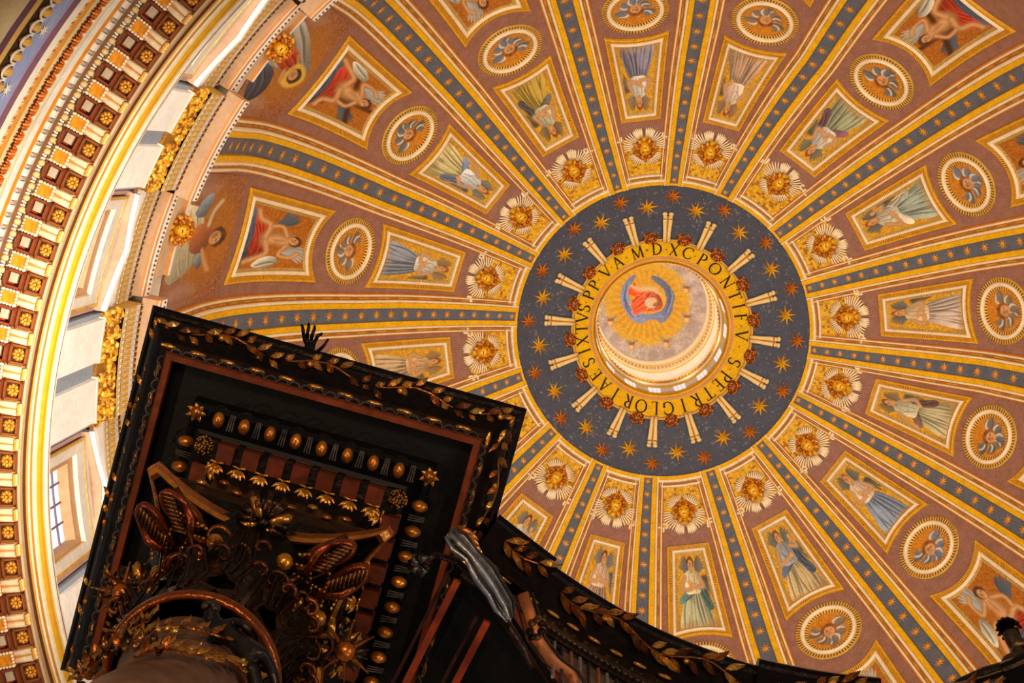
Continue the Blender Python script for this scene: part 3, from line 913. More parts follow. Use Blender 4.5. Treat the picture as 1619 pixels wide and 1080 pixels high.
# eight pointed stars
CLK = ['just left of twelve o\'clock', 'at twelve o\'clock', 'just right of twelve o\'clock', 'before one o\'clock', 'at one o\'clock', 'before two o\'clock', 'at two o\'clock', 'after two o\'clock',
       'just before three o\'clock', 'just after three o\'clock']
def clock(k):
    m = (k * 22.5 - 4.0) % 360 / 6.0
    h = int(m // 5) or 12
    return 'at minute %d clockwise from top' % round(m)
def clock_words(k):
    return clock(k)
def star_proto(big):
    b = MB(); n = 8
    R0 = .62 if big else .58; R1 = R0 * .30
    pts = [(0, 0, .12)]
    for q in range(16):
        rad = (R0 * (1.0 if q % 4 == 0 else .9)) if q % 2 == 0 else R1
        a = q * math.pi / 8
        pts.append((rad * math.sin(a), rad * math.cos(a), .015))
    back = [(p[0], p[1], -.02) for p in pts[1:]]
    c1, c2 = (S(236, 182, 24), S(190, 120, 18)) if big else (S(224, 130, 16), S(160, 76, 12))
    b.add(pts + back, [(0, 1 + (q + 1) % 16, 1 + q) for q in range(16)] + [(1 + q, 1 + (q + 1) % 16, 17 + (q + 1) % 16, 17 + q) for q in range(16)],
          [c1 if q % 2 else c2 for q in range(16)] + [c2] * 16)
    return b
sp = {}
for i in range(32):
    k = i / 2; big = i % 2 == 0
    r = 6.80 if big else 7.37
    m4 = local_frame(k, S_(PS_R(r) / DEG), .05)
    # undo the rib warp, the stars are evenly spaced
    a = az_of(k + (-.02 if big else -.02)); p = PS_R(r)
    pos = Vector(DP(k - .02, p, .05, False))
    up = (Vector(DP(k - .02, p + .02, .05, False)) - pos).normalized(); nz = (Vector(DP(k - .02, p, .4, False)) - pos).normalized()
    xr = up.cross(nz)
    m4 = Matrix((xr, up, nz)).transposed().to_4x4(); m4.translation = pos
    lab = ('yellow star of the inner circle, ' if big else 'orange star of the outer circle, ') + clock_words(k)
    if big not in sp:
        o = star_proto(big).build('gilded_star', M_GILT)
        sp[big] = o
    else:
        o = sp[big].copy(); C.objects.link(o)
    o.matrix_basis = m4
    tag(o, lab, 'star', 'inner circle of yellow stars' if big else 'outer circle of orange stars')

# consoles and gilded shells round the inscription
def plane_frame(k, r, off):
    pos = Vector(DP(k, PS_R(r), off, False))
    up = (Vector(DP(k, PS_R(r) + .02, off, False)) - pos).normalized(); nz = (Vector(DP(k, PS_R(r), off + .3, False)) - pos).normalized()
    m4 = Matrix((up.cross(nz), up, nz)).transposed().to_4x4(); m4.translation = pos
    return m4
def console_proto():
    t = thing('console', 'x', 'console', mat=Matrix.Identity(4))
    b = MB()
    for sx in (-1, 1):
        b.tube([(sx * .155, -.52, .1), (sx * .15, -.2, .16), (sx * .12, .4, .22), (sx * .11, .95, .26)], [.12, .12, .10, .095], S(226, 196, 130), 10, .9, up=Z)
        b.ball((sx * .17, -.62, .12), X, Y, Z, .15, .12, .12, S(222, 190, 128), 10, 6)
        b.ball((sx * .165, -.36, .14), X, Y, Z, .13, .05, .14, S(150, 96, 40), 10, 5)
    b.build('paired_scrolls', M_STUC, t, True, local=True)
    b = MB()
    b.box((0, .25, .08), X, Y, Z, .21, .78, .08, S(150, 84, 24))
    b.tube([(0, -.5, .14), (0, .2, .2), (0, .95, .26)], [.05, .06, .05], S(190, 120, 26), 6)
    b.build('gilded_back', M_GILT, t, local=True)
    return t
def shell_proto():
    t = thing('gilded_shell', 'x', 'ornament', mat=Matrix.Identity(4))
    b = MB(); r_ = random.Random(3)
    R = []
    for i in range(7):
        rad = i / 6
        R.append([(math.cos(a) * rad * .46, math.sin(a) * rad * .34, .26 * (1 - rad ** 2) + .02) for a in [2 * math.pi * j / 24 for j in range(24)]])
    b.rows(R, S(120, 56, 14), closed_u=True)
    b.build('boss', M_GILT, t, local=True)
    b = MB()
    for n_ in range(46):
        a = r_.uniform(0, 6.28); q = math.sqrt(r_.random())
        b.ball((math.cos(a) * q * .45, math.sin(a) * q * .34, .26 * (1 - q * q) + .05), X, Y, Z, .05, .045, .05, S(226, 132, 28) if n_ % 3 else S(150, 70, 14), 6, 4)
    b.build('leaf_cluster', M_GILT, t, local=True)
    return t
cp = console_proto(); shp = shell_proto()
for i in range(16):
    kc = [.41, 1.38, 2.45, 3.52, 4.55, 5.52, 6.52, 7.53, 8.51, 9.43, 10.43, 11.52, 12.52, 13.49, 14.51, 15.53][i]
    m4 = plane_frame(kc, 5.85, .03)
    t = cp if i == 0 else copy_tree(cp, m4)
    t.matrix_basis = m4
    tag(t, 'cream paired scroll console between stars, ' + clock_words(kc), 'console', 'consoles around the inscription ring')
    kn = [.41, 1.38, 2.45, 3.52, 4.55, 5.52, 6.52, 7.53, 8.51, 9.43, 10.43, 11.52, 12.52, 13.49, 14.51, 15.53][(i + 1) % 16]
    if i == 15: kn += 16
    ks = (kc + kn) / 2
    m4 = plane_frame(ks % 16, 5.08, .02)
    t = shp if i == 0 else copy_tree(shp, m4)
    t.matrix_basis = m4
    tag(t, 'russet gilt leaf shell at the inscription rim, ' + clock_words(ks % 16), 'ornament', 'leaf shells around the inscription ring')

# inscription ring
def RNG(az_deg, r, off=0.0):
    a = (PHI + az_deg) * DEG
    z = 101.50 + (4.95 - r) * .72 - off
    return (r * math.cos(a), r * math.sin(a), z)
ins = thing('inscription_ring', 'yellow gold ring with dark Latin lettering around the oculus', 'inscription', (0, 0, 101.5))
bpy.context.view_layer.update()
b = MB(); NS = 192
prof = [(4.98, -.45, S(196, 130, 30)), (5.0, .12, S(196, 130, 30)), (4.93, .14, S(206, 150, 60)), (4.86, .06, S(150, 88, 30)), (4.78, .05, YEL)]
def ringrows(pr):
    return [[RNG(j * 360 / NS, r, off) for j in range(NS + 1)] for r, off in pr]
b.rows(ringrows([(5.0, -.5), (5.0, .14), (4.9, .16), (4.86, .05)]), S(200, 150, 70))
b.rows(ringrows([(4.02, .05), (3.98, .14), (3.90, .15), (3.87, .05), (3.80, .10), (3.74, .10), (3.66, .0), (3.66, -.5)]), YEL, colf=lambda i, j: [S(222, 176, 90), S(206, 146, 96), S(226, 184, 60), S(214, 150, 60), YEL, YEL, S(214, 160, 40)][i])
b.build('mouldings', M_STUC, ins)
b = MB(); b.rows(ringrows([(4.86, .04), (4.4, .04), (4.02, .04)]), S(232, 176, 10)); b.build('gold_ground', M_MOS, ins)
# serif letters built from strokes: coordinates in a unit box, width w, height 1
TH, TK = .075, .14
def seg(x1, y1, x2, y2, t): return ('s', x1, y1, x2, y2, t)
def arc(cx, cy, rx, ry, a0, a1): return ('a', cx, cy, rx, ry, a0, a1)
def ser(x, y, w=.26): return ('s', x - w / 2, y, x + w / 2, y, .04)
GL = {
 'I': (.35, [seg(.17, 0, .17, 1, TK), ser(.17, 0), ser(.17, 1)]),
 'L': (.6, [seg(.17, 0, .17, 1, TK), ser(.17, 1), seg(.05, .02, .58, .02, .05), seg(.58, 0, .58, .2, .05)]),
 'E': (.6, [seg(.17, 0, .17, 1, TK), seg(.05, .98, .54, .98, .05), seg(.05, .02, .58, .02, .05), seg(.17, .52, .46, .52, .05), seg(.54, .82, .54, 1, .05), seg(.58, 0, .58, .2, .05), seg(.46, .43, .46, .61, .05)]),
 'F': (.56, [seg(.17, 0, .17, 1, TK), ser(.17, 0), seg(.05, .98, .54, .98, .05), seg(.17, .52, .46, .52, .05), seg(.54, .8, .54, 1, .05), seg(.46, .43, .46, .61, .05)]),
 'T': (.8, [seg(.4, 0, .4, 1, TK), ser(.4, 0), seg(.04, .97, .76, .97, .05), seg(.04, .78, .04, 1, .05), seg(.76, .78, .76, 1, .05)]),
 'P': (.62, [seg(.17, 0, .17, 1, TK), ser(.17, 0), seg(.05, .98, .3, .98, .05), seg(.17, .47, .3, .47, .05), arc(.3, .725, .28, .255, -90, 90)]),
 'R': (.78, [seg(.17, 0, .17, 1, TK), ser(.17, 0), seg(.05, .98, .3, .98, .05), seg(.17, .5, .3, .5, .05), arc(.3, .74, .26, .24, -90, 90), seg(.33, .5, .66, .02, TK), ser(.72, .01, .2)]),
 'D': (.82, [seg(.17, 0, .17, 1, TK), seg(.05, .98, .3, .98, .05), seg(.05, .02, .3, .02, .05), arc(.3, .5, .48, .48, -90, 90)]),
 'O': (.95, [arc(.47, .5, .44, .48, 0, 360)]),
 'C': (.82, [arc(.47, .5, .43, .48, 50, 310), seg(.76, .7, .76, .95, .05), seg(.76, .08, .76, .26, .05)]),
 'G': (.88, [arc(.47, .5, .43, .48, 50, 320), seg(.76, .7, .76, .95, .05), seg(.78, .06, .78, .42, TK), ser(.76, .43, .24)]),
 'S': (.55, [arc(.28, .74, .21, .235, 40, 270), arc(.27, .25, .23, .245, -140, 90), seg(.5, .76, .5, .95, .045), seg(.04, .06, .04, .27, .045)]),
 'V': (.85, [seg(.08, 1, .44, 0, TK), seg(.44, 0, .76, 1, TH), ser(.08, .99), ser(.76, .99, .2)]),
 'A': (.85, [seg(.1, 0, .42, 1, TH), seg(.42, 1, .78, 0, TK), seg(.2, .34, .62, .34, .05), ser(.1, .01, .22), ser(.78, .01)]),
 'X': (.8, [seg(.1, 1, .7, 0, TK), seg(.68, 1, .1, 0, TH), ser(.1, .99, .22), ser(.7, .01, .22), ser(.68, .99, .2), ser(.1, .01, .2)]),
 'N': (.9, [seg(.16, 0, .16, 1, TH), seg(.1, 1, .76, 0, TK), seg(.76, 0, .76, 1, TH), ser(.16, .01, .22), ser(.76, .99, .22), ser(.1, .99, .18)]),
 'M': (1.05, [seg(.14, 0, .2, 1, TH), seg(.2, 1, .52, .05, TK), seg(.52, .05, .84, 1, TH), seg(.84, 1, .92, 0, TK), ser(.13, .01, .22), ser(.92, .01)]),
 '.': (.2, [('d', .1, .45, .09)]), '+': (.3, [('d', .15, .5, .13)]),
}
def letter_mesh(ch, az, hgt, r0):
    wd, parts = GL[ch]
    b = MB(); col = S(40, 24, 16)
    def mp(x, y, off):
        rr = r0 + y * hgt
        return RNG(az + math.degrees((x - wd / 2) * hgt / (r0 + hgt * .5)), rr, off)
    def ribbon(pts, ths):
        L = []
        for i, (x, y) in enumerate(pts):
            x0, y0 = pts[max(i - 1, 0)]; x1, y1 = pts[min(i + 1, len(pts) - 1)]
            dx, dy = x1 - x0, y1 - y0; l = math.hypot(dx, dy) or 1
            t = ths[i] / 2
            L.append(((x - dy / l * t, y + dx / l * t), (x + dy / l * t, y - dx / l * t)))
        top = [[mp(*a, .075) for a, c in L], [mp(*c, .075) for a, c in L]]
        low = [[mp(*a, .035) for a, c in L], [mp(*c, .035) for a, c in L]]
        b.rows(top, col); b.rows([low[0], top[0]], col); b.rows([top[1], low[1]], col)
        for e in (0, -1):
            b.add([top[0][e], top[1][e], low[1][e], low[0][e]], [(0, 1, 2, 3)], col)
    for p in parts:
        if p[0] == 's': ribbon([(p[1], p[2]), (p[3], p[4])], [p[5]] * 2)
        elif p[0] == 'a':
            n = 18; pts = []; th = []
            for i in range(n + 1):
                a = (p[5] + (p[6] - p[5]) * i / n) * DEG
                pts.append((p[1] + p[3] * math.cos(a), p[2] + p[4] * math.sin(a))); th.append(.065 + .085 * abs(math.cos(a)) ** 1.5)
            ribbon(pts, th)
        else:
            d = p[3]
            q = [mp(p[1] + a * d, p[2] + c * d, .06) for a, c in ((1, 0), (.3, .3), (0, 1), (-.3, .3), (-1, 0), (-.3, -.3), (0, -1), (.3, -.3))]
            b.add(q, [tuple(range(8))], col)
    return b
TXT = [('S', 121.3), ('.', 127.4), ('P', 133.2), ('E', 140.9), ('T', 150.5), ('R', 160.5), ('I', 170.5), ('G', 181.5), ('L', 191.0), ('O', 201.1), ('R', 211.0), ('I', 221.8), ('A', 231.6), ('E', 241.2), ('S', 251.6), ('I', 260.4), ('X', 268.3), ('T', 276.8), ('V', 284.9), ('S', 291.8), ('.', 296.0), ('P', 301.5), ('P', 309.6), ('.', 314.8), ('V', 322.4), ('.', 327.7), ('A', 333.2), ('.', 340.5), ('M', 348.9), ('+', 355.9), ('D', 2.8), ('.', 9.9), ('X', 15.4), ('C', 25.5), ('.', 31.0), ('P', 36.6), ('O', 48.0), ('N', 61.0), ('T', 71.8), ('I', 80.1), ('F', 88.0), ('.', 94.5), ('V', 101.2), ('.', 109.4)]
for ch, az in TXT:
    if ch in '.+': b = letter_mesh(ch, az, .62, 4.12); nm = 'point'
    else: b = letter_mesh(ch, az, .66, 4.10); nm = 'letter'
    b.build(nm, M_STUC, ins)

# ================================================================== LANTERN
def cyl(k, r, z):
    a = az_of(k); return (r * math.cos(a), r * math.sin(a), z)
def cbox(mb, k0, k1, ri, ro, z0, z1, col, n=4):
    A = [k0 + (k1 - k0) * i / n for i in range(n + 1)]
    R = [[cyl(k, ro, z0) for k in A], [cyl(k, ri, z0) for k in A], [cyl(k, ri, z1) for k in A], [cyl(k, ro, z1) for k in A]]
    mb.rows(R, col)
    mb.rows([R[3], R[0]], col)
    for e in (0, -1): mb.add([r[e] for r in R], [(0, 1, 2, 3)], col)
LW = S(238, 228, 212)
mb = MB()
prof = [(3.66, 102.0), (3.70, 102.4), (3.70, 103.4), (3.72, 105.2)]
mb.revolve(prof, 0, 16, 96, [S(214, 170, 90), S(216, 190, 180), S(226, 216, 206)])
prof = [(3.72, 105.2), (3.60, 105.5), (3.52, 105.8), (3.50, 106.6), (3.55, 107.2), (3.62, 107.6), (3.68, 108.2)]
mb.revolve(prof, 0, 16, 192, [S(222, 170, 60), S(240, 228, 200), S(226, 160, 30), S(232, 178, 60), S(236, 224, 200), S(214, 190, 140)])
prof = [(3.68, 108.2), (3.70, 112.7), (3.64, 113.0), (3.62, 113.4), (3.66, 114.0), (3.66, 115.6), (3.58, 116.2), (3.50, 117.2), (3.54, 118.3)]
mb.revolve(prof, 0, 16, 192, [LW, S(214, 170, 70), S(240, 226, 200), S(210, 168, 80), S(238, 222, 186), S(226, 190, 110), S(242, 232, 210), S(236, 220, 196)])
struct(mb.build('wall_lantern', M_STUC, smooth=False))
mb = MB()
for i in range(96):
    k = i / 6
    c = Vector(cyl(k, 3.46, 106.2)); a = az_of(k)
    mb.ball(c, Vector((math.cos(a), math.sin(a), 0)), Vector((-math.sin(a), math.cos(a), 0)), Z, .07, .08, .22, S(236, 172, 30), 6, 5)
    mb.ball(Vector(cyl(k + .04, 3.60, 114.8)), Vector((math.cos(a), math.sin(a), 0)), Vector((-math.sin(a), math.cos(a), 0)), Z, .05, .05, .5, S(214, 160, 60), 5, 4)
struct(mb.build('trim_5', M_GILT))
for i in range(16):
    mb = MB(); cbox(mb, i + .27, i + .73, 3.66, 3.74, 102.7, 104.8, S(205, 214, 228), 3)
    for q in range(1, 3): cbox(mb, i + .27 + .153 * q - .01, i + .27 + .153 * q + .01, 3.64, 3.66, 102.7, 104.8, S(150, 140, 130), 1)
    struct(mb.build('window_%d' % (i + 1), M_GLASS))
# painted cap of the lantern: a robed figure in a golden glory among grey clouds and small heads
P = Paint(150, 150, (-3.6, 3.6), (-3.6, 3.6), (176, 156, 146), 77, 10)
for i in range(40):
    a = P.rng.uniform(0, 6.28); r = P.rng.uniform(2.6, 3.6)
    P.blob(r * math.cos(a), r * math.sin(a), .5, .3, (196, 178, 166) if i % 2 else (150, 130, 126), a, .5, .8)
P.blob(-.2, .05, 2.75, 2.75, (204, 158, 56), soft=.12)
P.blob(-.2, .05, 2.45, 2.4, (196, 140, 34), 0, .6, .3)
for i in range(64):
    a = i * 2 * math.pi / 64
    P.stroke([(-.2 + 1.2 * math.cos(a), .05 + 1.2 * math.sin(a)), (-.2 + 2.6 * math.cos(a), .05 + 2.6 * math.sin(a))], .03, (226, 184, 80) if i % 2 else (176, 118, 34), .6, smooth=False)
m = P.poly([(-1.9, .3), (-1.75, 1.2), (-1.3, 1.75), (-.9, 1.85), (-1.35, 1.0), (-1.3, .2), (-1.0, -.6), (-.3, -.75), (.3, -.7), (.9, -.4), (1.1, .3), (.85, .9), (.1, 1.7), (.5, 1.75), (1.25, 1.2), (1.6, .4), (1.4, -.6), (.9, -1.25), (.2, -1.1), (-.6, -1.3), (-1.3, -1.0)], (112, 120, 152), shade=.2)
P.folds(m, [[(-1.7, .4), (-1.5, -.3), (-1.0, -1.0)], [(-1.5, 1.3), (-1.6, .3), (-1.2, -.6)], [(1.2, 1.0), (1.35, .2), (1.0, -.7)], [(-.8, -.9), (0, -.9), (.8, -.9)]], (70, 78, 112), (160, 166, 190), .07)
m = P.poly([(-1.3, .95), (-1.0, 1.35), (-.7, 1.0), (.2, .75), (.7, .4), (.85, -.3), (.4, -.55), (-.4, -.6), (-1.0, -.75), (-1.25, -.1), (-.95, .4), (-1.4, .6)], (206, 74, 28), shade=.25)
P.folds(m, [[(-1.1, -.5), (-.4, 0), (0, .6)], [(-.9, -.6), (-.1, -.3), (.4, .2)], [(-1.1, .1), (-.6, .5), (-.2, .75)]], (140, 36, 16), (240, 130, 70), .07)
P.stroke([(-1.3, 1.2), (-.7, .9), (.2, .9), (.8, .5)], .26, (206, 172, 128), .9)
for i in range(26):
    a = P.rng.uniform(0, 6.28); x = -.2 + P.rng.uniform(-1, .9); y = P.rng.uniform(-.6, .8)
    P.stroke([(x, y), (x + .35 * math.cos(a), y + .3 * math.sin(a))], .05, [(224, 110, 50), (170, 50, 24), (214, 180, 130)][i % 3], .55)
P.blob(.1, -.02, .42, .36, (190, 168, 136)); P.blob(.25, .05, .26, .3, (206, 160, 112)); P.blob(.5, -.1, .3, .14, (110, 84, 56), .3, .8)
for x, y in ((-2.55, -1.15), (-1.2, -2.7), (1.05, -2.55), (2.4, -.95), (2.35, .95)):
    wing(P, x, y, .55, 2.6, (170, 164, 160), 1, 4); wing(P, x, y, .55, .5, (170, 164, 160), -1, 4)
    P.blob(x, y, .24, .24, (190, 136, 84)); P.blob(x - .05, y - .05, .13, .15, (222, 176, 120)); P.blob(x, y + .15, .2, .1, (130, 84, 44), 0, .8)
K = P.get()
n = 150; R = []
for i in range(n):
    row = []
    for j in range(n):
        x = -1 + 2 * j / (n - 1); y = -1 + 2 * i / (n - 1)
        u = x * math.sqrt(1 - y * y / 2) * 3.55; v = y * math.sqrt(1 - x * x / 2) * 3.55
        row.append((u * .908 + v * .411, u * .417 - v * .906, 118.3 + 2.6 * (1 - (u * u + v * v) / 12.6)))
    R.append(row)
# sample the canvas where every vertex lies
K2 = np.zeros((n, n, 3))
for i in range(n):
    for j in range(n):
        x = -1 + 2 * j / (n - 1); y = -1 + 2 * i / (n - 1)
        u = x * math.sqrt(1 - y * y / 2) * 3.55; v = y * math.sqrt(1 - x * x / 2) * 3.55
        K2[i, j] = K[min(149, max(0, int((v + 3.6) / 7.2 * 149 + .5))), min(149, max(0, int((u + 3.6) / 7.2 * 149 + .5)))]
mb = MB(); mb.vgrid(R, K2)
tag(mb.build('lantern_mosaic', M_PAINT, smooth=True), 'mosaic of red and blue robed figure in golden glory inside the lantern', 'mosaic')

# ================================================================== DRUM
KD0, KD1 = 11, 16
mb = MB()
mb.revolve([(21.4, 49.9), (21.4, 73.5)], 0, 16, 128, S(208, 186, 164))
struct(mb.build('wall_drum', M_STONE))
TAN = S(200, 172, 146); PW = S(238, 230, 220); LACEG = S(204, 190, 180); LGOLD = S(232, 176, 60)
def lace(mb, k0, k1, r, z0, z1, step=.205):
    """gilded openwork band: beaded edge, zigzag arches on grey, plain grey, dark beaded edge"""
    H = z1 - z0
    mb.revolve([(r, z0), (r, z0 + .18 * H), (r, z0 + .66 * H), (r, z0 + .86 * H), (r, z1)], k0, k1, 6, [S(214, 180, 120), S(186, 150, 96), LACEG, S(140, 92, 40)])
    n = max(2, int((k1 - k0) * 22.5 * DEG * r / step)); dk_ = (k1 - k0) / n
    for i in range(n):
        k = k0 + i * dk_
        def q(a, za, b, zb, w, col):
            A = cyl(k + a * dk_, r - .03, z0 + za * H); B = cyl(k + b * dk_, r - .03, z0 + zb * H)
            A2 = cyl(k + (a + w) * dk_, r - .03, z0 + za * H); B2 = cyl(k + (b + w) * dk_, r - .03, z0 + zb * H)
            mb.add([A, A2, B2, B], [(0, 1, 2, 3)], col)
        q(0, .2, .45, .66, .16, LGOLD); q(.85, .2, .4, .66, .16, LGOLD)
        q(.22, .2, .46, .44, .1, S(232, 214, 180)); q(.62, .2, .42, .44, .1, S(232, 214, 180))
        q(.1, .04, .1, .15, .45, S(240, 220, 180))
        q(.1, .88, .1, .97, .5, S(60, 36, 20)); q(.65, .86, .65, 1.0, .2, S(222, 166, 50))
        q(0, .72, 0, .8, .12, S(140, 118, 100))
for i in range(KD0, KD1):
    pc = i + .5 + .09; hw = .235
    ww = ['mostly behind the canopy', 'left, beside the canopy edge', 'upper left, half behind the cornice', 'at the top edge', 'beyond the top edge'][i - KD0]
    if i < 15:
        t = thing('drum_pier', 'paired pale pilasters with gilded capitals, ' + ww, 'pilaster', cyl(pc, 21.0, 51), 'pilaster pairs of the drum')
        b = MB(); cbox(b, pc - hw, pc + hw, 20.78, 21.4, 50, 61.0, S(150, 156, 168), 4)  # blue-grey tone paints the shadow between the two pilasters
        b.build('shaded_recess', M_STONE, t)
        for a_, b_ in ((pc + .035, pc + .215), (pc - .215, pc - .035)):
            b = MB(); cbox(b, a_, b_, 20.58, 20.78, 50, 60.6, PW, 3); cbox(b, a_ - .006, b_ + .006, 20.56, 20.78, 60.45, 60.6, S(236, 214, 180), 3)
            b.build('pilaster', M_STONE, t)
        b = MB(); rr = random.Random(i)
        cbox(b, pc - hw, pc + hw, 20.66, 21.3, 60.6, 62.8, S(160, 106, 26), 6)
        for n_ in range(330):
            k = pc + rr.uniform(-hw, hw); z = rr.uniform(60.65, 62.7)
            if abs(k - pc) < .03 and z < 61.8: continue
            b.ball(cyl(k, 20.66 - .06 * (z - 60.6) / 2.2, z), X, Y, Z, rr.uniform(.06, .16), rr.uniform(.06, .16), rr.uniform(.08, .2), rr.choice((S(226, 166, 34), S(206, 140, 26), S(236, 186, 70), S(140, 78, 16))), 6, 4)
        for sd in (-1, 1):
            for q in (-1, 1):
                b.ball(cyl(pc + sd * .125 + q * .085, 20.62, 62.45), X, Y, Z, .14, .14, .2, S(232, 172, 40), 8, 5)
        b.build('gilded_capital', M_GILT, t)
        b = MB(); lace(b, pc - hw, pc + hw, 20.5, 62.8, 65.4)
        for e in (pc - hw, pc + hw):
            b.rows([[cyl(e, 20.5, 62.8), cyl(e, 21.05, 62.8)], [cyl(e, 20.5, 65.4), cyl(e, 21.05, 65.4)]], S(196, 150, 70))
        b.build('carved_frieze', M_STUC, t)
    lo = pc - 1 + hw
    b = MB(); lace(b, lo, pc - hw, 21.0, 63.2, 65.4)
    struct(b.build('trim_%d' % (6 + i - KD0), M_STUC))
# cornice above: soffit, white fascia with beads, stepping forward over the piers
mb = MB(); bd = MB()
for i in range(KD0, KD1):
    pc = i + .59; hw = .26
    for (k0, k1, ro, ri, zt) in ((pc - 1 + hw, pc - hw, 21.05, 20.66, 66.6), (pc - hw, pc + hw, 20.55, 19.98, 66.7)):
        pr = [(ro, 65.38), (ri + .08, 65.42), (ri, 65.5), (ri, 65.75), (ri - .06, 65.8), (ri - .08, 66.5), (ri - .04, zt), (21.4, zt + .15)]
        cols = [S(168, 130, 98), S(190, 120, 60), PW, S(150, 100, 50), PW, S(220, 190, 150), S(200, 170, 140)]
        mb.revolve(pr, k0, k1, 10, cols)
        for e in (k0, k1):
            mb.add([cyl(e, r, z) for r, z in pr], [tuple(range(len(pr)))], S(196, 140, 90))
        n = int((k1 - k0) * 22.5 * DEG * ri / .17)
        for q in range(n):
            k = k0 + (k1 - k0) * (q + .5) / n
            bd.ball(cyl(k, ri - .09, 66.15), X, Y, Z, .05, .05, .09, S(96, 60, 22), 6, 4)
    # arched attic wall and its white lip under each lunette
    lo, hi = pc - 1 + hw, pc - hw
    mb.revolve([(21.2, 66.0), (21.2, 71.3)], lo + .04, hi - .04, 8, S(205, 170, 132))
    mb.revolve([(21.2, 69.0), (21.1, 69.1), (21.1, 69.4), (21.2, 69.5)], lo + .04, hi - .04, 8, [S(170, 116, 60), S(214, 176, 120), S(170, 116, 60)])
    mb.revolve([(21.2, 71.1), (21.06, 71.2), (21.04, 71.4), (21.08, 71.7), (21.36, 71.8)], lo + .04, hi - .04, 10, [S(200, 130, 60), PW, PW, S(214, 170, 120)])
struct(mb.build('trim_11', M_STONE)); struct(bd.build('trim_12', M_GILT))
# gilt heads on the attic lip
hp = cherub_proto('gilt_mask', 'gilded curly mask on the attic ledge under the cream caped figure', 'mask', wings=False)
hp['group'] = 'gilded masks on the attic ledge'
def wallframe(k, r, z, s):
    pos = Vector(cyl(k, r, z)); a = az_of(k)
    nz = (Vector((-math.cos(a), -math.sin(a), -.75))).normalized(); xr = Vector((math.sin(a), -math.cos(a), 0)); up = nz.cross(xr)
    m = Matrix((xr, up, nz)).transposed().to_4x4(); m.translation = pos
    return m @ Matrix.Scale(s, 4)
hp.matrix_basis = wallframe(13.12, 20.95, 70.8, .88)
t = copy_tree(hp, wallframe(14.10, 20.95, 70.8, .88)); t['label'] = 'gilded curly mask on the attic ledge under the red robed figure'
# white string moulding, windows and pediments between the piers
for i in range(KD0, 15):
    wc = i + .09
    lo, hi = wc - .5 + .235, wc + .5 - .235
    b = MB()
    b.revolve([(21.1, 61.6), (21.0, 61.8), (20.95, 62.3), (20.96, 62.9), (21.0, 63.2)], lo, hi, 10, [S(170, 110, 60), PW, PW, S(230, 220, 210)])
    struct(b.build('trim_%d' % (13 + i - KD0), M_STONE))
    t = thing('drum_window', 'drum window in pale frame with yellow lines, ' + ['hidden low left', 'at the left edge beside the canopy', 'upper left behind the cornice', 'top left behind the cornice'][i - KD0], 'window', cyl(wc, 21.2, 51), 'windows of the drum')
    b = MB()
    for sd in (-1, 1):
        cbox(b, wc + sd * .20 - .022, wc + sd * .20 + .022, 20.85, 21.4, 50, 59.9, S(214, 200, 184), 1)
        cbox(b, wc + sd * .165 - .013, wc + sd * .165 + .013, 21.0, 21.4, 50, 59.1, S(184, 140, 100), 1)
    cbox(b, wc - .222, wc + .222, 20.85, 21.4, 59.1, 59.9, S(214, 200, 184), 4)
    cbox(b, wc - .18, wc + .18, 21.0, 21.4, 58.5, 59.1, S(184, 140, 100), 4)
    b.build('window_frame', M_STONE, t)
    b = MB()
    for sd in (-1, 1):
        cbox(b, wc + sd * .226 - .006, wc + sd * .226 + .006, 20.8, 20.9, 50, 60.0, S(206, 158, 60), 1)
        cbox(b, wc + sd * .18 - .005, wc + sd * .18 + .005, 20.95, 21.0, 50, 59.2, S(214, 160, 60), 1)
    cbox(b, wc - .23, wc + .23, 20.82, 20.9, 59.92, 60.0, S(206, 158, 60), 4)
    b.build('yellow_lines', M_GILT, t)
    b = MB(); cbox(b, wc - .155, wc + .155, 21.36, 21.39, 51, 58.5, S(225, 232, 250), 4)
    b.build('glass', M_GLASS, t)
    b = MB()
    for q in range(1, 4): cbox(b, wc - .155 + q * .0775 - .003, wc - .155 + q * .0775 + .003, 21.30, 21.36, 51, 58.5, S(110, 92, 110), 1)
    for q in range(7): cbox(b, wc - .155, wc + .155, 21.30, 21.36, 51.5 + q * 1.05, 51.56 + q * 1.05, S(110, 92, 110), 3)
    b.build('glazing_bars', M_STONE, t)
    b = MB()      # pediment: two raking mouldings over a tan field
    for sd in (-1, 1):
        for (r_, zz, w_, c_) in ((20.55, 60.15, .3, PW), (20.7, 60.0, .14, S(200, 160, 130))):
            R = []
            for q in range(5):
                k = wc + sd * (.25 - .25 * q / 4); z = zz + 1.25 * q / 4
                R.append([cyl(k, 21.3, z), cyl(k, r_, z), cyl(k, r_, z + w_), cyl(k, 21.3, z + w_)])
            b.rows(R, c_)
    cbox(b, wc - .25, wc + .25, 20.9, 21.3, 60.0, 60.6, S(214, 200, 188), 4)
    b.build('pediment', M_STONE, t)
    b = MB()
    for sd in (-1, 1):
        cbox(b, wc + sd * .245 - .008, wc + sd * .245 + .008, 20.9, 21.3, 50, 60.0, S(196, 150, 140), 1)
    b.build('rose_strips', M_STONE, t)

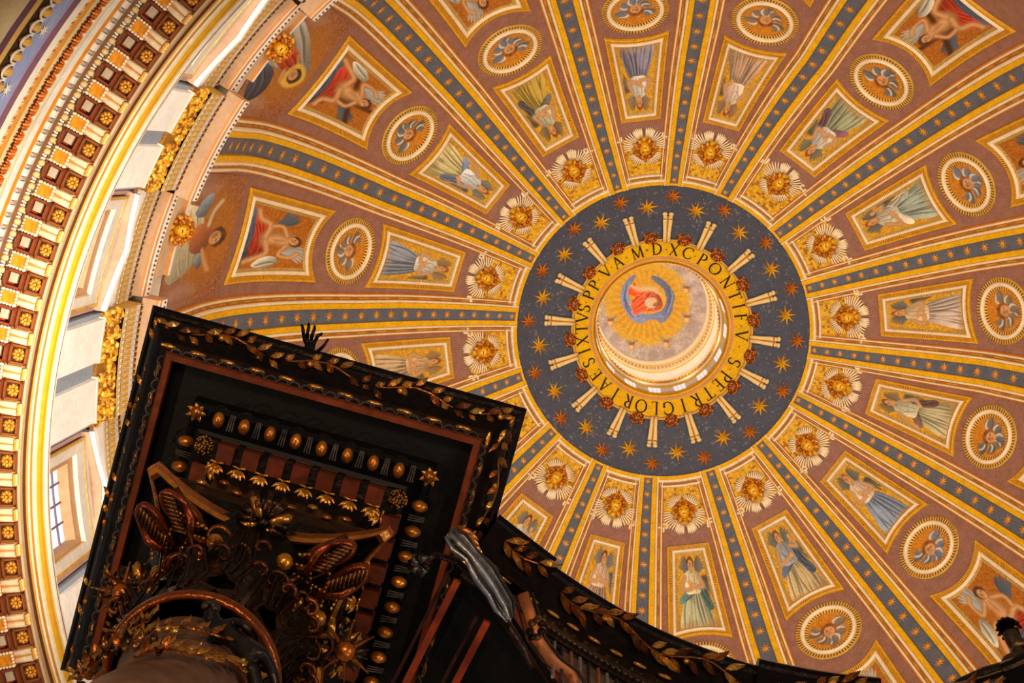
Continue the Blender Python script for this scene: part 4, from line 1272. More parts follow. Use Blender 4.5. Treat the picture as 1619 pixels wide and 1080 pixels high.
# ================================================================== LOWER CORNICE
c_top = [S(240, 226, 200), S(150, 60, 36), S(236, 224, 200), S(242, 232, 214), S(228, 186, 110), S(214, 146, 20), S(222, 160, 30), S(236, 206, 140), S(244, 232, 210), S(206, 130, 40), S(242, 224, 180), S(214, 150, 60), S(90, 46, 20)]
PA = [(19.03, 49.85), (19.035, 49.78), (19.04, 49.72), (19.06, 49.64), (19.10, 49.56), (19.13, 49.50), (19.17, 49.42), (19.24, 49.34), (19.28, 49.28), (19.32, 49.18), (19.36, 49.10), (19.40, 49.04), (19.44, 48.98), (19.50, 48.90)]
PB = [(21.4, 50.1), (19.2, 50.0), (19.03, 49.85)]
mb = MB()
mb.revolve(PB, 0, 16, 160, S(200, 190, 176))
mb.revolve(PA, 0, 16, 320, c_top)
PC = [(19.50, 48.90), (19.50, 48.66), (19.56, 48.64), (19.60, 48.62), (20.04, 48.62), (20.06, 48.52), (20.10, 48.60), (20.62, 48.60), (20.64, 48.50), (20.70, 48.48)]
mb.revolve(PC, 0, 16, 320, [S(196, 160, 116), S(206, 172, 130), S(130, 60, 24), S(120, 52, 22), S(150, 70, 26), S(168, 84, 30), S(150, 66, 24), S(206, 120, 40), S(236, 214, 176)])
PDn = [(20.70, 48.48), (20.82, 48.36), (20.88, 48.2), (20.90, 47.98), (20.94, 47.96), (20.95, 47.72), (20.93, 47.66), (20.98, 47.5), (20.96, 46.9), (20.94, 46.80), (20.93, 46.5), (20.98, 45.55), (20.93, 45.38), (20.90, 45.14), (20.96, 45.05), (20.93, 44.85), (20.90, 44.72), (20.93, 44.3), (20.90, 44.2), (20.98, 44.0), (21.0, 43.8), (21.0, 42.92), (20.96, 42.82), (21.0, 42.0), (21.05, 41.8)]
cD = [S(110, 62, 36), S(126, 84, 54), S(150, 130, 112), S(206, 190, 170), S(214, 200, 180), S(206, 120, 30), S(206, 124, 26), S(232, 224, 210), S(130, 120, 116), S(226, 206, 170), S(226, 196, 140), S(228, 198, 150), S(214, 150, 60), S(200, 126, 40), S(240, 222, 190), S(150, 76, 30), S(236, 224, 204), S(206, 190, 190), S(120, 80, 92), S(150, 140, 176), S(144, 156, 196), S(238, 212, 168), S(70, 44, 28), S(214, 170, 90)]
mb.revolve(PDn, 0, 16, 256, cD[:len(PDn) - 1])
struct(mb.build('trim_17', M_STONE))
mb = MB()      # pendentive below: cream field with purple bands
mb.revolve([(21.05, 41.8), (21.1, 41.5), (21.3, 36)], 0, 16, 128, [S(104, 66, 84), S(214, 196, 150)])
for kk in (13.62, 13.80):
    R = []
    for q in range(5):
        z = 41.4 - q * 1.0; k = 13.72 + (kk - 13.72) * q * .8
        R.append([cyl(k - .022, 21.18 + .0 * q, z), cyl(k + .022, 21.18, z)])
    mb.rows(R, S(110, 76, 96))
struct(mb.build('wall_pendentive', M_STONE))
CK0, CK1 = 11.3, 15.0
def tfr(k, r, z):
    a = az_of(k)
    rad = Vector((math.cos(a), math.sin(a), 0)); tan = Vector((-math.sin(a), math.cos(a), 0))
    return Vector((r * rad.x, r * rad.y, z)), rad, tan
eg = MB(); dn = MB(); lf = MB(); st = MB(); eg2 = MB()
n = int((CK1 - CK0) * 24)
for q in range(n):
    k = CK0 + q / 24 + .008
    p, ra, ta = tfr(k, 20.76, 48.40)
    eg.ball(p, ra, ta, Z, .11, .10, .15, S(226, 190, 130), 8, 6)
    # shell round each egg
    R = []
    for a in range(9):
        th = math.pi * (-.1 + 1.2 * a / 8)
        c = p + ta * (math.cos(th) * .135) + ra * (math.sin(th) * .14 - .01) - Z * .02
        R.append(c)
    eg.tube(R, .032, S(240, 226, 200), 5)
    p, ra, ta = tfr(k, 20.90, 47.86)
    dn.box(p, ra, ta, Z, .06, .10, .12, S(226, 216, 202)); dn.box(p + ta * .165, ra, ta, Z, .04, .04, .10, S(180, 160, 140))
for q in range(int((CK1 - CK0) * 20)):
    k = CK0 + q / 20
    p, ra, ta = tfr(k, 20.93, 46.0)
    lf.box(p + ta * .205 + Z * .12 - ra * .05, ta, ra, Z, .05, .03, .14, S(236, 224, 200))
    for j in range(5):
        e = p + ta * ((j - 2) * .055)
        lf.tube([p + Z * .36 + ta * ((j - 2) * .03), e + ta * ((j - 2) * .02) - ra * .05, e + ta * ((j - 2) * .03) - Z * (.36 - .05 * abs(j - 2)) - ra * .08], [.03, .05, .03], S(206, 100, 22) if j != 2 else S(232, 150, 70), 5, up=ra)
    g = p + ta * .205
    for sd in (-1, 1): lf.tube([g - Z * .25 - ra * .02, g + ta * .05 * sd - Z * .02 - ra * .04], [.03, .012], S(60, 34, 22), 5, up=ra)
    for sd in ():
        lf.tube([g - Z * .1 - ra * .06, g + ta * .07 * sd - Z * .36 - ra * .1, g + ta * .12 * sd - Z * .5 - ra * .06], [.02, .03, .012], S(236, 224, 200), 5, up=ra)
    p, ra, ta = tfr(k + .01, 20.92, 42.42)
    eg2.ball(p, ra, ta, Z, .14, .125, .30, S(220, 168, 84), 8, 6)
    R = []
    for a in range(9):
        th = math.pi * (-.1 + 1.2 * a / 8)
        R.append(p + ta * (math.cos(th) * .185) + Z * (-math.sin(th) * .36 + .05) - ra * .02)
    eg2.tube(R, .03, S(238, 224, 206), 5)
    if q % 2 == 0:
        p, ra, ta = tfr(k, 20.98, 43.36)
        pts = [p]
        for a in range(16):
            rd = .27 if a % 2 == 0 else .09
            pts.append(p + ta * (rd * math.cos(a * math.pi / 8)) + Z * (rd * 1.3 * math.sin(a * math.pi / 8)) - ra * .01)
        if q % 4 == 0: st.add(pts, [(0, 1 + a, 1 + (a + 1) % 16) for a in range(16)], S(222, 214, 196))
for q in range(int((CK1 - CK0) * 60)):
    p, ra, ta = tfr(CK0 + q / 60, 20.90, 44.78)
    lf.ball(p, ra, ta, Z, .04, .05, .10, S(190, 116, 50) if q % 2 else S(220, 190, 140), 5, 4)
struct(eg.build('trim_18', M_STUC)); struct(dn.build('trim_19', M_STUC)); struct(lf.build('trim_20', M_STUC)); struct(eg2.build('trim_21', M_STUC)); struct(st.build('trim_22', M_STUC))

# rosette coffers, scroll brackets, deep coffers and gilded caps of the soffit: one of each, then copies
def soffit_frame(k, r, z):
    p, ra, ta = tfr(k, r, z)
    m = Matrix((ta, ra, Vector((0, 0, 1)))).transposed().to_4x4(); m.translation = p      # x along the ring, y outward, z up
    return m
def rosette_proto():
    t = thing('rosette_coffer', 'x', 'rosette', mat=Matrix.Identity(4))
    b = MB(); c = S(120, 62, 24)
    b.box((0, 0, .04), X, Y, Z, .235, .215, .02, S(70, 30, 14))
    for sx, sy, hx, hy in ((1, 0, .03, .245), (-1, 0, .03, .245), (0, 1, .265, .03), (0, -1, .265, .03)):
        b.box((sx * .235, sy * .215, -.02), X, Y, Z, hx, hy, .05, S(140, 76, 28))
    b.build('frame', M_STUC, t, local=True)
    b = MB()
    for q in range(8):
        a = q * math.pi / 4; d = Vector((math.cos(a), math.sin(a), 0)); e = Vector((-math.sin(a), math.cos(a), 0))
        b.ball(d * .115 + Vector((0, 0, -.02)), d, e, Z, .072, .048, .045, S(222, 150, 44), 8, 5)
        a += math.pi / 8; d = Vector((math.cos(a), math.sin(a), 0)); e = Vector((-math.sin(a), math.cos(a), 0))
        b.ball(d * .15 + Vector((0, 0, .01)), d, e, Z, .05, .025, .03, S(190, 112, 28), 6, 4)
    b.build('petals', M_GILT, t, True, local=True)
    b = MB(); b.ball((0, 0, -.05), X, Y, Z, .045, .045, .045, S(236, 176, 70), 8, 6); b.build('boss', M_GILT, t, True, local=True)
    return t
def bracket_proto():
    t = thing('scroll_bracket', 'x', 'bracket', mat=Matrix.Identity(4))
    b = MB()
    for sx in (-1, 1):
        b.tube([(sx * .10, .30, -.05), (sx * .10, .05, -.10), (sx * .10, -.18, -.12)], [.075, .085, .09], S(240, 216, 176), 10)
    b.box((0, .05, -.03), X, Y, Z, .05, .26, .06, S(206, 130, 40))
    b.box((0, .05, .02), X, Y, Z, .2, .27, .04, S(200, 140, 70))
    b.build('paired_rolls', M_STUC, t, local=True)
    b = MB()
    for sx in (-1, 0, 1):
        for q in range(3):
            b.ball((sx * .1, -.24 - .03 * q, -.14 + .04 * q), X, Y, Z, .07, .05, .05, S(244, 222, 176) if q % 2 else S(226, 160, 60), 8, 5)
    b.build('leaf_tip', M_STUC, t, True, local=True)
    return t
def coffer_proto():
    t = thing('soffit_coffer', 'x', 'coffer', mat=Matrix.Identity(4))
    b = MB()
    for sx, sy, hx, hy in ((1, 0, .035, .25), (-1, 0, .035, .25), (0, 1, .25, .035), (0, -1, .25, .035)):
        b.box((sx * .22, sy * .22, -.01), X, Y, Z, hx, hy, .16, S(128, 56, 22))
    b.build('frame', M_STUC, t, local=True)
    b = MB(); b.box((.02, .02, .0), X, Y, Z, .13, .13, .03, S(196, 170, 140)); b.build('pale_tile', M_STONE, t, local=True)
    return t
def cap_proto():
    t = thing('soffit_tile', 'x', 'tile', mat=Matrix.Identity(4))
    b = MB(); b.box((0, 0, -.16), X, Y, Z, .155, .175, .06, S(226, 140, 22)); b.build('gilded_tile', M_GILT, t, local=True)
    b = MB()
    b.box((0, 0, -.10), X, Y, Z, .205, .225, .06, S(214, 120, 40))
    for sx, sy in ((1, 0), (-1, 0), (0, 1), (0, -1)):
        for q in range(5):
            o_ = (q - 2) * .09
            b.ball((sx * .19 + (o_ if sx == 0 else 0), sy * .21 + (o_ if sy == 0 else 0), -.17), X, Y, Z, .045, .045, .045, S(242, 224, 190), 7, 4)
    b.build('scalloped_edge', M_STUC, t, local=True)
    return t
ORD = ['lowest', 'second lowest', 'third from the bottom', 'fourth from the bottom', 'fifth from the bottom', 'sixth from the bottom', 'seventh from the bottom', 'eighth from the bottom', 'ninth from the bottom', 'tenth from the bottom',
       'eleventh from the bottom', 'twelfth from the bottom', 'tenth from the top', 'ninth from the top', 'eighth from the top', 'seventh from the top', 'sixth from the top', 'fifth from the top', 'fourth from the top', 'third from the top', 'second from the top', 'topmost']
protos = [(rosette_proto(), 0, 19.83, 48.58, 'framed gilt rosette in the left cornice soffit, ', 'rosettes of the cornice soffit'),
          (bracket_proto(), .0625, 19.83, 48.60, 'cream paired roll bracket between cornice rosettes, ', 'brackets of the cornice soffit'),
          (coffer_proto(), 0, 20.36, 48.50, 'deep brown coffer with pale tile outside the rosettes, ', 'coffers of the cornice soffit'),
          (cap_proto(), .0625, 20.36, 48.52, 'orange gilt tile with scalloped white edge outside the brackets, ', 'gilded tiles of the cornice soffit')]
for pr_, dkk, r_, z_, lab, grp in protos:
    first = True
    for n_ in range(22):
        k = 11.708 + n_ / 8 + dkk
        m4 = soffit_frame(k, r_, z_)
        t = pr_ if first else copy_tree(pr_, m4)
        first = False
        t.matrix_basis = m4
        tag(t, lab + ORD[n_], t['category'], grp)

# ================================================================== BRONZE CANOPY
OB = Vector((-4.94, -7.615, 0)); c40, s40 = math.cos(40 * DEG), math.sin(40 * DEG)
EX = Vector((c40, s40, 0)); EY = Vector((-s40, c40, 0))
def B_(x, y, z): return OB + EX * x + EY * y + Z * z
BK = S(34, 22, 16); BK2 = S(60, 38, 24); BRN = S(120, 58, 28); RED = S(150, 66, 34); BG = S(226, 150, 60); BG2 = S(176, 98, 36); AMB = S(206, 118, 44)
canopy = thing('canopy_cornice', 'dark bronze square canopy cornice with gilded laurel border in the foreground', 'canopy', B_(0, 0, 20))
def sq(a, z, sub=1):
    P = []
    for (x0, y0, x1, y1) in ((-1, -1, 1, -1), (1, -1, 1, 1), (1, 1, -1, 1), (-1, 1, -1, -1)):
        for i in range(sub): P.append(B_(a * (x0 + (x1 - x0) * i / sub), a * (y0 + (y1 - y0) * i / sub), z))
    return P
def sqloft(mb, prof, cols):
    mb.rows([sq(a, z) for a, z in prof], None, closed_u=True, colf=lambda i, j: cols[i] if isinstance(cols, list) else cols)
b = MB()
sqloft(b, [(2.10, 21.5), (2.10, 21.2), (2.22, 21.15), (2.24, 21.04), (2.20, 20.98), (2.16, 20.96), (2.13, 20.86), (2.08, 20.76), (2.02, 20.68), (1.97, 20.63), (1.94, 20.60)], BK)
sqloft(b, [(1.94, 20.60), (1.90, 20.56), (1.87, 20.54), (1.85, 20.50)], BK2)
b.add(sq(2.10, 21.5), [(0, 1, 2, 3)], BK)
b.build('cyma_moulding', M_BRZ, canopy)
b = MB(); sqloft(b, [(1.85, 20.50), (1.83, 20.46), (1.765, 20.46), (1.755, 20.52)], S(140, 60, 26)); b.build('reflecting_fillet', M_COPPER, canopy)  # red-brown reflection on the bronze fillet is put into its colour
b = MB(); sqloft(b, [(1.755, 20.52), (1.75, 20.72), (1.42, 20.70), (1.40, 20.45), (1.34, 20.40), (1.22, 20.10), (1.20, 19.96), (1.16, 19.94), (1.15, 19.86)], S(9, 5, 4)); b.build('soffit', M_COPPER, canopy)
# leaves
def leaf(mb, base, d, nrm, L, w_, col, curl=.15):
    side = d.cross(nrm).normalized()
    pts = []
    for t, ww, h in ((0, .12, .0), (.25, .8, .25), (.5, 1.0, .35), (.75, .7, .25), (1, .03, curl)):
        c = base + d * (L * t) + nrm * (L * h * .5)
        pts.append([c - side * (w_ * ww), c + nrm * (w_ * .8), c + side * (w_ * ww)])
    mb.rows(pts, col)
def laurel(mb, stem, P, N, step=.17, size=.20, seed=0, fruit=True, wr=.22):
    """P: list of points along the moulding, N: normals. wavy stem with leaf pairs"""
    r = random.Random(seed)
    L = [0]
    for i in range(1, len(P)): L.append(L[-1] + (P[i] - P[i - 1]).length)
    def at(s):
        for i in range(1, len(P)):
            if L[i] >= s or i == len(P) - 1:
                g = (s - L[i - 1]) / max(1e-6, L[i] - L[i - 1]); return P[i - 1].lerp(P[i], g), (P[i] - P[i - 1]).normalized(), N[i - 1].lerp(N[i], g).normalized()
    s = .1; st_ = []
    q = 0
    while s < L[-1] - .08:
        p, t, n = at(s); sd = t.cross(n).normalized()
        w_ = math.sin(s * 5.6) * .075
        base = p + sd * w_ + n * .02
        st_.append(base)
        for e in ((1, -1) if r.random() < .75 else (r.choice((1, -1)),)):
            ang = r.uniform(.35, .9) * e
            d = (t * math.cos(ang) + sd * math.sin(ang)).normalized()
            leaf(mb, base + sd * (e * .02), d, n, size * r.uniform(.6, 1.05), size * wr, r.choice((BG, S(244, 178, 76), BG2, S(216, 140, 60), S(130, 72, 32))), r.uniform(.1, .6))
        if fruit and q % 7 == 4:
            mb.ball(base + sd * .07 + n * .03, X, Y, Z, .04, .04, .04, BG, 7, 5)
        s += step * r.uniform(.8, 1.2); q += 1
    stem.tube(st_, .011, BG2, 5)
def side_pts(a, z, side, m=2):
    c = {'t': ((-a, -a), (a, -a)), 'l': ((-a, a), (-a, -a)), 'r': ((a, -a), (a, a)), 'b': ((a, a), (-a, a))}[side]
    return [B_(c[0][0] + (c[1][0] - c[0][0]) * i / m, c[0][1] + (c[1][1] - c[0][1]) * i / m, z) for i in range(m + 1)]
OUT = {'t': -EY, 'l': -EX, 'r': EX, 'b': EY}
lb = MB(); ls = MB()
for sd in 'tlrb':
    n = (OUT[sd] * .62 - Z * .78).normalized()
    laurel(lb, ls, side_pts(2.09 if sd != 'l' else 2.06, 20.80 if sd != 'l' else 20.83, sd, 8), [n] * 9, .17, .19 if sd != 'l' else .15, ord(sd))
for sx, sy in ((-1, -1), (1, -1), (-1, 1)):
    for q in range(4):
        d = (EX * -sx + EY * -sy * (0.3 + .5 * q)).normalized()
        leaf(lb, B_(sx * 2.12, sy * 2.12, 20.84), d, (EX * sx + EY * sy - Z * 1.2).normalized(), .22, .045, BG)
lo_ = lb.build('laurel_leaves', M_BGOLD, canopy); ls.build('stem', M_BGOLD, lo_)
b2 = MB()
for sd in 'tlrb':
    P_ = side_pts(1.90, 20.56, sd, 22)
    t = (P_[1] - P_[0]).normalized(); n = (OUT[sd] * .5 - Z).normalized(); w_ = t.cross(n).normalized()
    for i, p in enumerate(P_[:-1]):
        if i % 2 == 0:
            b = MB(); b.ball(p + t * .05 + n * .01, t, w_, n, .10, .028, .022, BG, 8, 5); b.build('gilded_bead', M_BGOLD, canopy)
    P_ = side_pts(1.80, 20.47, sd, 26)
    for p in P_[:-1]:
        c = p + t * .07 - w_ * 0 + OUT[sd] * .055
        pts = [c + t * (math.cos(a * math.pi / 6) * .062) + OUT[sd] * (math.sin(a * math.pi / 6) * .055) - Z * .02 for a in range(7)]
        b2.tube(pts, .013, S(92, 84, 80), 5)
b2.build('scallops', M_BRZ, canopy)
# eggs, dentils, leaf drops of the bed moulding
for sd in 'tlr':
    t = {'t': EX, 'l': EY, 'r': EY}[sd]
    for i in range(1, 9):
        x = -1.31 + 2.66 * i / 9
        p = B_(x, -1.34, 20.03) if sd == 't' else (B_(-1.30, x, 20.03) if sd == 'l' else B_(1.38, x, 20.03))
        b = MB(); o_ = OUT[sd]
        ax = (Z * -.8 + o_ * -.1).normalized(); s2 = t.cross(ax).normalized()
        b.ball(p, t, s2, ax, .066, .095, .08, S(232, 136, 50), 14, 10)
        eo = b.build('gilded_egg', M_BGOLD, canopy, True)
        b = MB()
        pts = [p + t * (math.cos(a) * .125) + o_ * (math.sin(a) * .15 + .0) + Z * .03 for a in [math.pi * q / 8 for q in range(9)]]
        b.tube(pts, .014, S(40, 30, 26), 5)
        for q in (-1, 0, 1): b.tube([p + t * (.147 + q * .02) + o_ * .09 + Z * .02, p + t * (.147 + q * .03) - o_ * .09 - Z * .03], .008, S(120, 110, 104), 4)
        b.build('egg_shell', M_BRZ, eo)
for sx, x in ((-1, -1.27), (1, 1.40)):
    b = MB(); p = B_(x, -1.36, 20.03)
    for q in range(7):
        d = (EX * math.cos(q * .9) + EY * math.sin(q * .9)).normalized()
        leaf(b, p, d, -Z, .11, .03, BG, .6)
    b.ball(p, EX, EY, Z, .075, .085, .07, BG2, 10, 6)
    b.build('corner_leaf', M_BGOLD, canopy, True)
for sd in 'tlr':
    for i in range(7):
        x = -.80 + 1.69 * i / 6
        p = B_(x, -1.05, 19.80) if sd == 't' else (B_(-1.03, x + .02, 19.80) if sd == 'l' else B_(1.12, x + .02, 19.80))
        b = MB(); b.box(p, EX, EY, Z, .092, .10, .10, S(122, 50, 26)); b.box(p + Z * .12, EX, EY, Z, .10, .11, .025, S(110, 66, 44))
        b.build('dentil', M_COPPER, canopy)
for x in (-1.06, 1.14):
    b = MB(); p = B_(x, -1.07, 19.82); rr = random.Random(2)
    b.ball(p, EX, EY, Z, .10, .10, .12, S(60, 40, 24), 10, 6)
    for q in range(60):
        a = rr.uniform(0, 6.28); u = rr.uniform(0, 1)
        b.ball(p + EX * (math.cos(a) * .1 * math.sqrt(1 - u * u)) + EY * (math.sin(a) * .1 * math.sqrt(1 - u * u)) - Z * (.12 * u), X, Y, Z, .014, .014, .014, BG, 5, 3)
    b.build('pine_knob', M_BGOLD, canopy)
for sd in 'tlr':
    for i in range(8):
        x = -.86 + 1.76 * i / 7
        o_ = OUT[sd]; t = {'t': EX, 'l': EY, 'r': EY}[sd]
        p = B_(x, -.88, 19.68) if sd == 't' else (B_(-.87, x, 19.68) if sd == 'l' else B_(.95, x, 19.68))
        b = MB()
        for q in range(-2, 3):
            d = (-o_ * -1 * 0 + (-o_) * 1.0 * 0 + t * math.sin(q * .55) - o_ * 0 - Z * .5 - o_ * (-.0) + (-o_) * math.cos(q * .55)).normalized()
            leaf(b, p + o_ * .05, d, -Z, .13, .026, BG, .4)
        for q in (-1, 1): b.tube([p + o_ * .07, p + o_ * .08 + t * .075 * q], [.012, .018], BG, 5)
        b.build('leaf_drop', M_BGOLD, canopy, True)
b = MB(); sqloft(b, [(1.15, 19.86), (.98, 19.74), (.86, 19.62), (.80, 19.5), (.80, 18.7), (.92, 18.62), (.96, 18.45), (.98, 18.3), (.98, 17.9), (.8, 17.75)], [BK, BK, BK, S(30, 24, 22), S(80, 80, 84), BK, S(56, 52, 52), BK, BK]); b.build('frieze', M_BRZ, canopy)
b = MB(); rr = random.Random(8)
for sd in 'tlr':
    t = {'t': EX, 'l': EY, 'r': EY}[sd]; o_ = OUT[sd]
    for i in range(9):
        x = -.75 + 1.5 * i / 8
        p = B_(0, 0, 18.35) + t * x + o_ * 1.0
        b.ball(p + Z * rr.uniform(-.1, .25), t, o_, Z, .06, .03, .05, BG2 if i % 3 else BG, 7, 5)
b.build('frieze_ornaments', M_BGOLD, canopy)

# ---- capital
cap = thing('column_capital', 'ornate dark bronze column capital with curved amber lit abacus and volutes', 'capital', B_(0, 0, 17))
def abq(n=16, s=1.0, zz=17.5):
    """concave sided abacus outline with cut corners"""
    P = []
    for q in range(4):
        a = q * math.pi / 2
        ca, sa = math.cos(a), math.sin(a)
        for i in range(n + 1):
            u = -1 + 2 * i / n
            x = 1.17 * u * s; y = -(1.23 - .34 * (1 - u * u)) * s
            P.append(B_(x * ca - y * sa + .06, x * sa + y * ca, zz))
    return P
b = MB()
o1 = [abq(16, 1.0, 17.72), abq(16, 1.0, 17.50), abq(16, .955, 17.46), abq(16, .925, 17.48), abq(16, .92, 17.56)]
b.rows(o1, None, closed_u=True, colf=lambda i, j: (AMB, S(230, 140, 50), S(180, 90, 40), BK)[i])  # amber light along the abacus rim is painted into these colours
b.build('abacus_edge', M_BGOLD, cap)
b = MB(); b.rows([abq(16, .92, 17.56), abq(16, .45, 17.60)], S(22, 14, 10), closed_u=True); b.build('abacus', M_BRZ, cap)
b = MB()
R = []
for z, r in ((15.4, .66), (15.8, .62), (16.4, .62), (17.0, .72), (17.4, .92), (17.6, 1.0)):
    R.append([B_(r * math.cos(a * math.pi / 16), r * math.sin(a * math.pi / 16), z) for a in range(32)])
b.rows(R, BK, closed_u=True); b.build('bell', M_BRZ, cap, True)
def acanthus(mb, ang, z0, H, wd, r0, curl, col, tip):
    d = EX * math.cos(ang) + EY * math.sin(ang); s = -EX * math.sin(ang) + EY * math.cos(ang)
    R = []; n = 12
    for i in range(n + 1):
        t = i / n
        lob = 1 + .22 * math.sin(t * 22)
        w_ = wd * (math.sin(min(1, t * 1.1 + .18) * math.pi) ** .6) * lob * (1 - .35 * t)
        rad = r0 + .05 + curl * max(0, t - .45) ** 1.6 * 2.2
        z = z0 + H * (t if t < .82 else .82 - (t - .82) * .9)
        row = []
        for j in range(7):
            u = -1 + 2 * j / 6
            row.append(OB + d * (rad + .05 * math.cos(u * 3.1) + .03 * (j % 2)) + s * (w_ * u) + Z * (z + .03 * math.sin(u * 9)))
        R.append(row)
    mb.rows(R, None, colf=lambda i, j: tip if i > n - 4 else col)
    for u in (-.6, -.2, .2, .6):
        mb.tube([OB + d * (r0 + .12) + s * (wd * u * .7) + Z * (z0 + H * .1), OB + d * (r0 + .13) + s * (wd * u) + Z * (z0 + H * .5), OB + d * (r0 + .14 + curl * .3) + s * (wd * u * .6) + Z * (z0 + H * .78)], .014, BK2, 4)
for i in range(8):
    b = MB(); acanthus(b, math.pi / 8 + i * math.pi / 4, 15.55, .95, .26, .62, .55, BK2, BG2); b.build('acanthus_leaf', M_BRZ, cap, True)
for i in range(8):
    b = MB(); acanthus(b, i * math.pi / 4, 16.1, 1.15, .27, .64, .62, BK, BG2); b.build('acanthus_leaf', M_BRZ, cap, True)
def side_frame(q, x, dpt, z):
    a = q * math.pi / 2; ca, sa = math.cos(a), math.sin(a)
    return B_(x * ca + dpt * sa + .06, x * sa - dpt * ca, z), EX * ca + EY * sa, (EX * sa - EY * ca)
for q in range(4):
    if q == 2: continue
    p, t, o_ = side_frame(q, 0, .98, 17.50)
    b = MB(); rr = random.Random(q + 4)
    for i in range(12):
        a = i * math.pi / 6; d = (t * math.cos(a) + o_ * math.sin(a) * .8).normalized()
        b.tube([p, p + d * .13 - Z * .07, p + d * .25 - Z * .03, p + d * .27 + Z * .04], [.025, .05, .05, .02], BG if i % 3 == 1 else BK2, 7, .6, up=Z)
    for i in range(5):
        d = (t * (-.5 + .25 * i) + o_ * .9).normalized()
        b.tube([p, p + d * .17 - Z * .04, p + d * .30 + Z * .02], [.035, .06, .045], BK if i % 2 else S(90, 50, 26), 7)
    b.ball(p - Z * .05, t, o_, Z, .07, .07, .06, BK, 8, 6)
    b.build('abacus_flower', M_BGOLD, cap, True)
    for sx in (-1, 1):       # gilded bud with strings of beads and petals, between flower and volute
        p, t, o_ = side_frame(q, sx * .34, .78, 17.0)
        b = MB(); b.ball(p, t, o_, Z, .085, .085, .085, S(232, 150, 50), 12, 8)
        bo = b.build('gilded_bud', M_BGOLD, cap, True)
        b = MB()
        for j in range(3):
            for m in range(8):
                p2 = p + t * (sx * (.12 + .045 * m)) + o_ * (.10 - .10 * j + .012 * m * (1 - j)) + Z * .03
                b.ball(p2, t, o_, Z, .022, .018, .018, BG, 6, 4)
        b.build('bead_string', M_BGOLD, bo, True)
        b = MB()
        for m in range(7):
            a = -2.6 + m * .5; d = (t * math.cos(a) * sx + o_ * math.sin(a) * 1.0)
            c = p - o_ * .18 - Z * .05
            b.tube([c + d * .04, c + d * .12 - Z * .04, c + d * .17], [.02, .038, .02], BG if m % 2 else BG2, 7, .7, up=Z)
        b.build('petals', M_BGOLD, bo, True)
        b = MB()
        for m in range(26):      # ribbed side strips by the volute
            pa = side_frame(q, sx * (.80 + .012 * m), .72 + .008 * m, 16.95)[0]
            b.tube([pa - o_ * .10, pa + o_ * .02], .011, BK2 if m % 3 else BG2, 4)
        b.tube([side_frame(q, sx * .72, .66, 16.95)[0] - o_ * .1, side_frame(q, sx * .95, .72, 17.0)[0] - o_ * .1, side_frame(q, sx * 1.16, .92, 17.1)[0] - o_ * .08], [.03, .05, .03], S(130, 56, 26), 7, .6, up=Z)
        b.build('ribbed_band', M_BGOLD, cap, True)
        # volute: a rolled band seen from below, an oval loop tapering to the bud
        pts = []
        for m in range(30):
            u = m / 29; th = -2.75 + u * 7.6; g = 1 - .62 * u
            la = .36 * math.cos(th) * g; lb_ = .13 * math.sin(th) * g
            ex_, ey_ = .80, .60
            x = .70 + la * ex_ - lb_ * ey_ * .9; y = .94 + la * ey_ + lb_ * ex_
            pts.append(side_frame(q, sx * x, y, 17.12 - .10 * math.cos(th))[0])
        b = MB(); b.tube(pts, [.034] * 20 + [.026] * 10, S(160, 76, 32), 7, 2.2, up=Z)
        vo = b.build('volute', M_BGOLD, cap, True)
        b = MB(); rr = random.Random(q * 2 + sx)
        for m in range(30):
            la = rr.uniform(-.26, .26); lb_ = rr.uniform(-.07, .07)
            c = side_frame(q, sx * (.70 + la * .8 - lb_ * .5), .94 + la * .6 + lb_ * .8, 17.15 + rr.uniform(-.03, .05))[0]
            b.ball(c, t, o_, Z, .035, .022, .03, BK2 if m % 4 else S(150, 90, 46), 6, 4)
        b.build('scroll_carving', M_BRZ, vo)
# sun faces of rays below the volutes
for (x, y) in ((1.20, -.24), (-.93, -.20)):
    c = B_(x, y, 16.55)
    b = MB(); b.ball(c, EX, EY, Z, .10, .10, .09, S(226, 120, 40), 12, 8)
    so = b.build('sun_boss', M_BGOLD, cap, True)
    b = MB()
    for m in range(15):
        a = m * 2 * math.pi / 15 + .1; d = EX * math.cos(a) + EY * math.sin(a)
        b.tube([c + d * .10, c + d * (.30 if m % 2 else .22) + Z * .02], [.022, .006], BG2 if m % 2 else BK2, 5)
    b.build('rays', M_BGOLD, so)
# small scrolls curling out of the foliage round the bell
rr = random.Random(77)
for m in range(26):
    a = -3.3 + m * .155; rad = rr.uniform(.78, .98); z = rr.uniform(16.2, 16.9)
    d = EX * math.cos(a) + EY * math.sin(a); w_ = -EX * math.sin(a) + EY * math.cos(a)
    c = OB + EX * .05 + d * rad + Z * z; f_ = rr.choice((-1, 1)); sc = rr.uniform(.6, 1.1)
    b = MB()
    pts = [c + w_ * (f_ * sc * (.02 + .13 * (1 - u) ** .8 * math.cos(u * 5.5))) + d * (sc * .13 * (1 - u) ** .8 * math.sin(u * 5.5)) - Z * (.05 * u) for u in [q / 12 for q in range(13)]]
    b.tube(pts, [.012 + .016 * (1 - q / 12) for q in range(13)], rr.choice((S(110, 54, 26), S(150, 80, 36), BK2, S(84, 46, 26))), 6)
    b.build('leaf_scroll', M_BGOLD, cap, True)
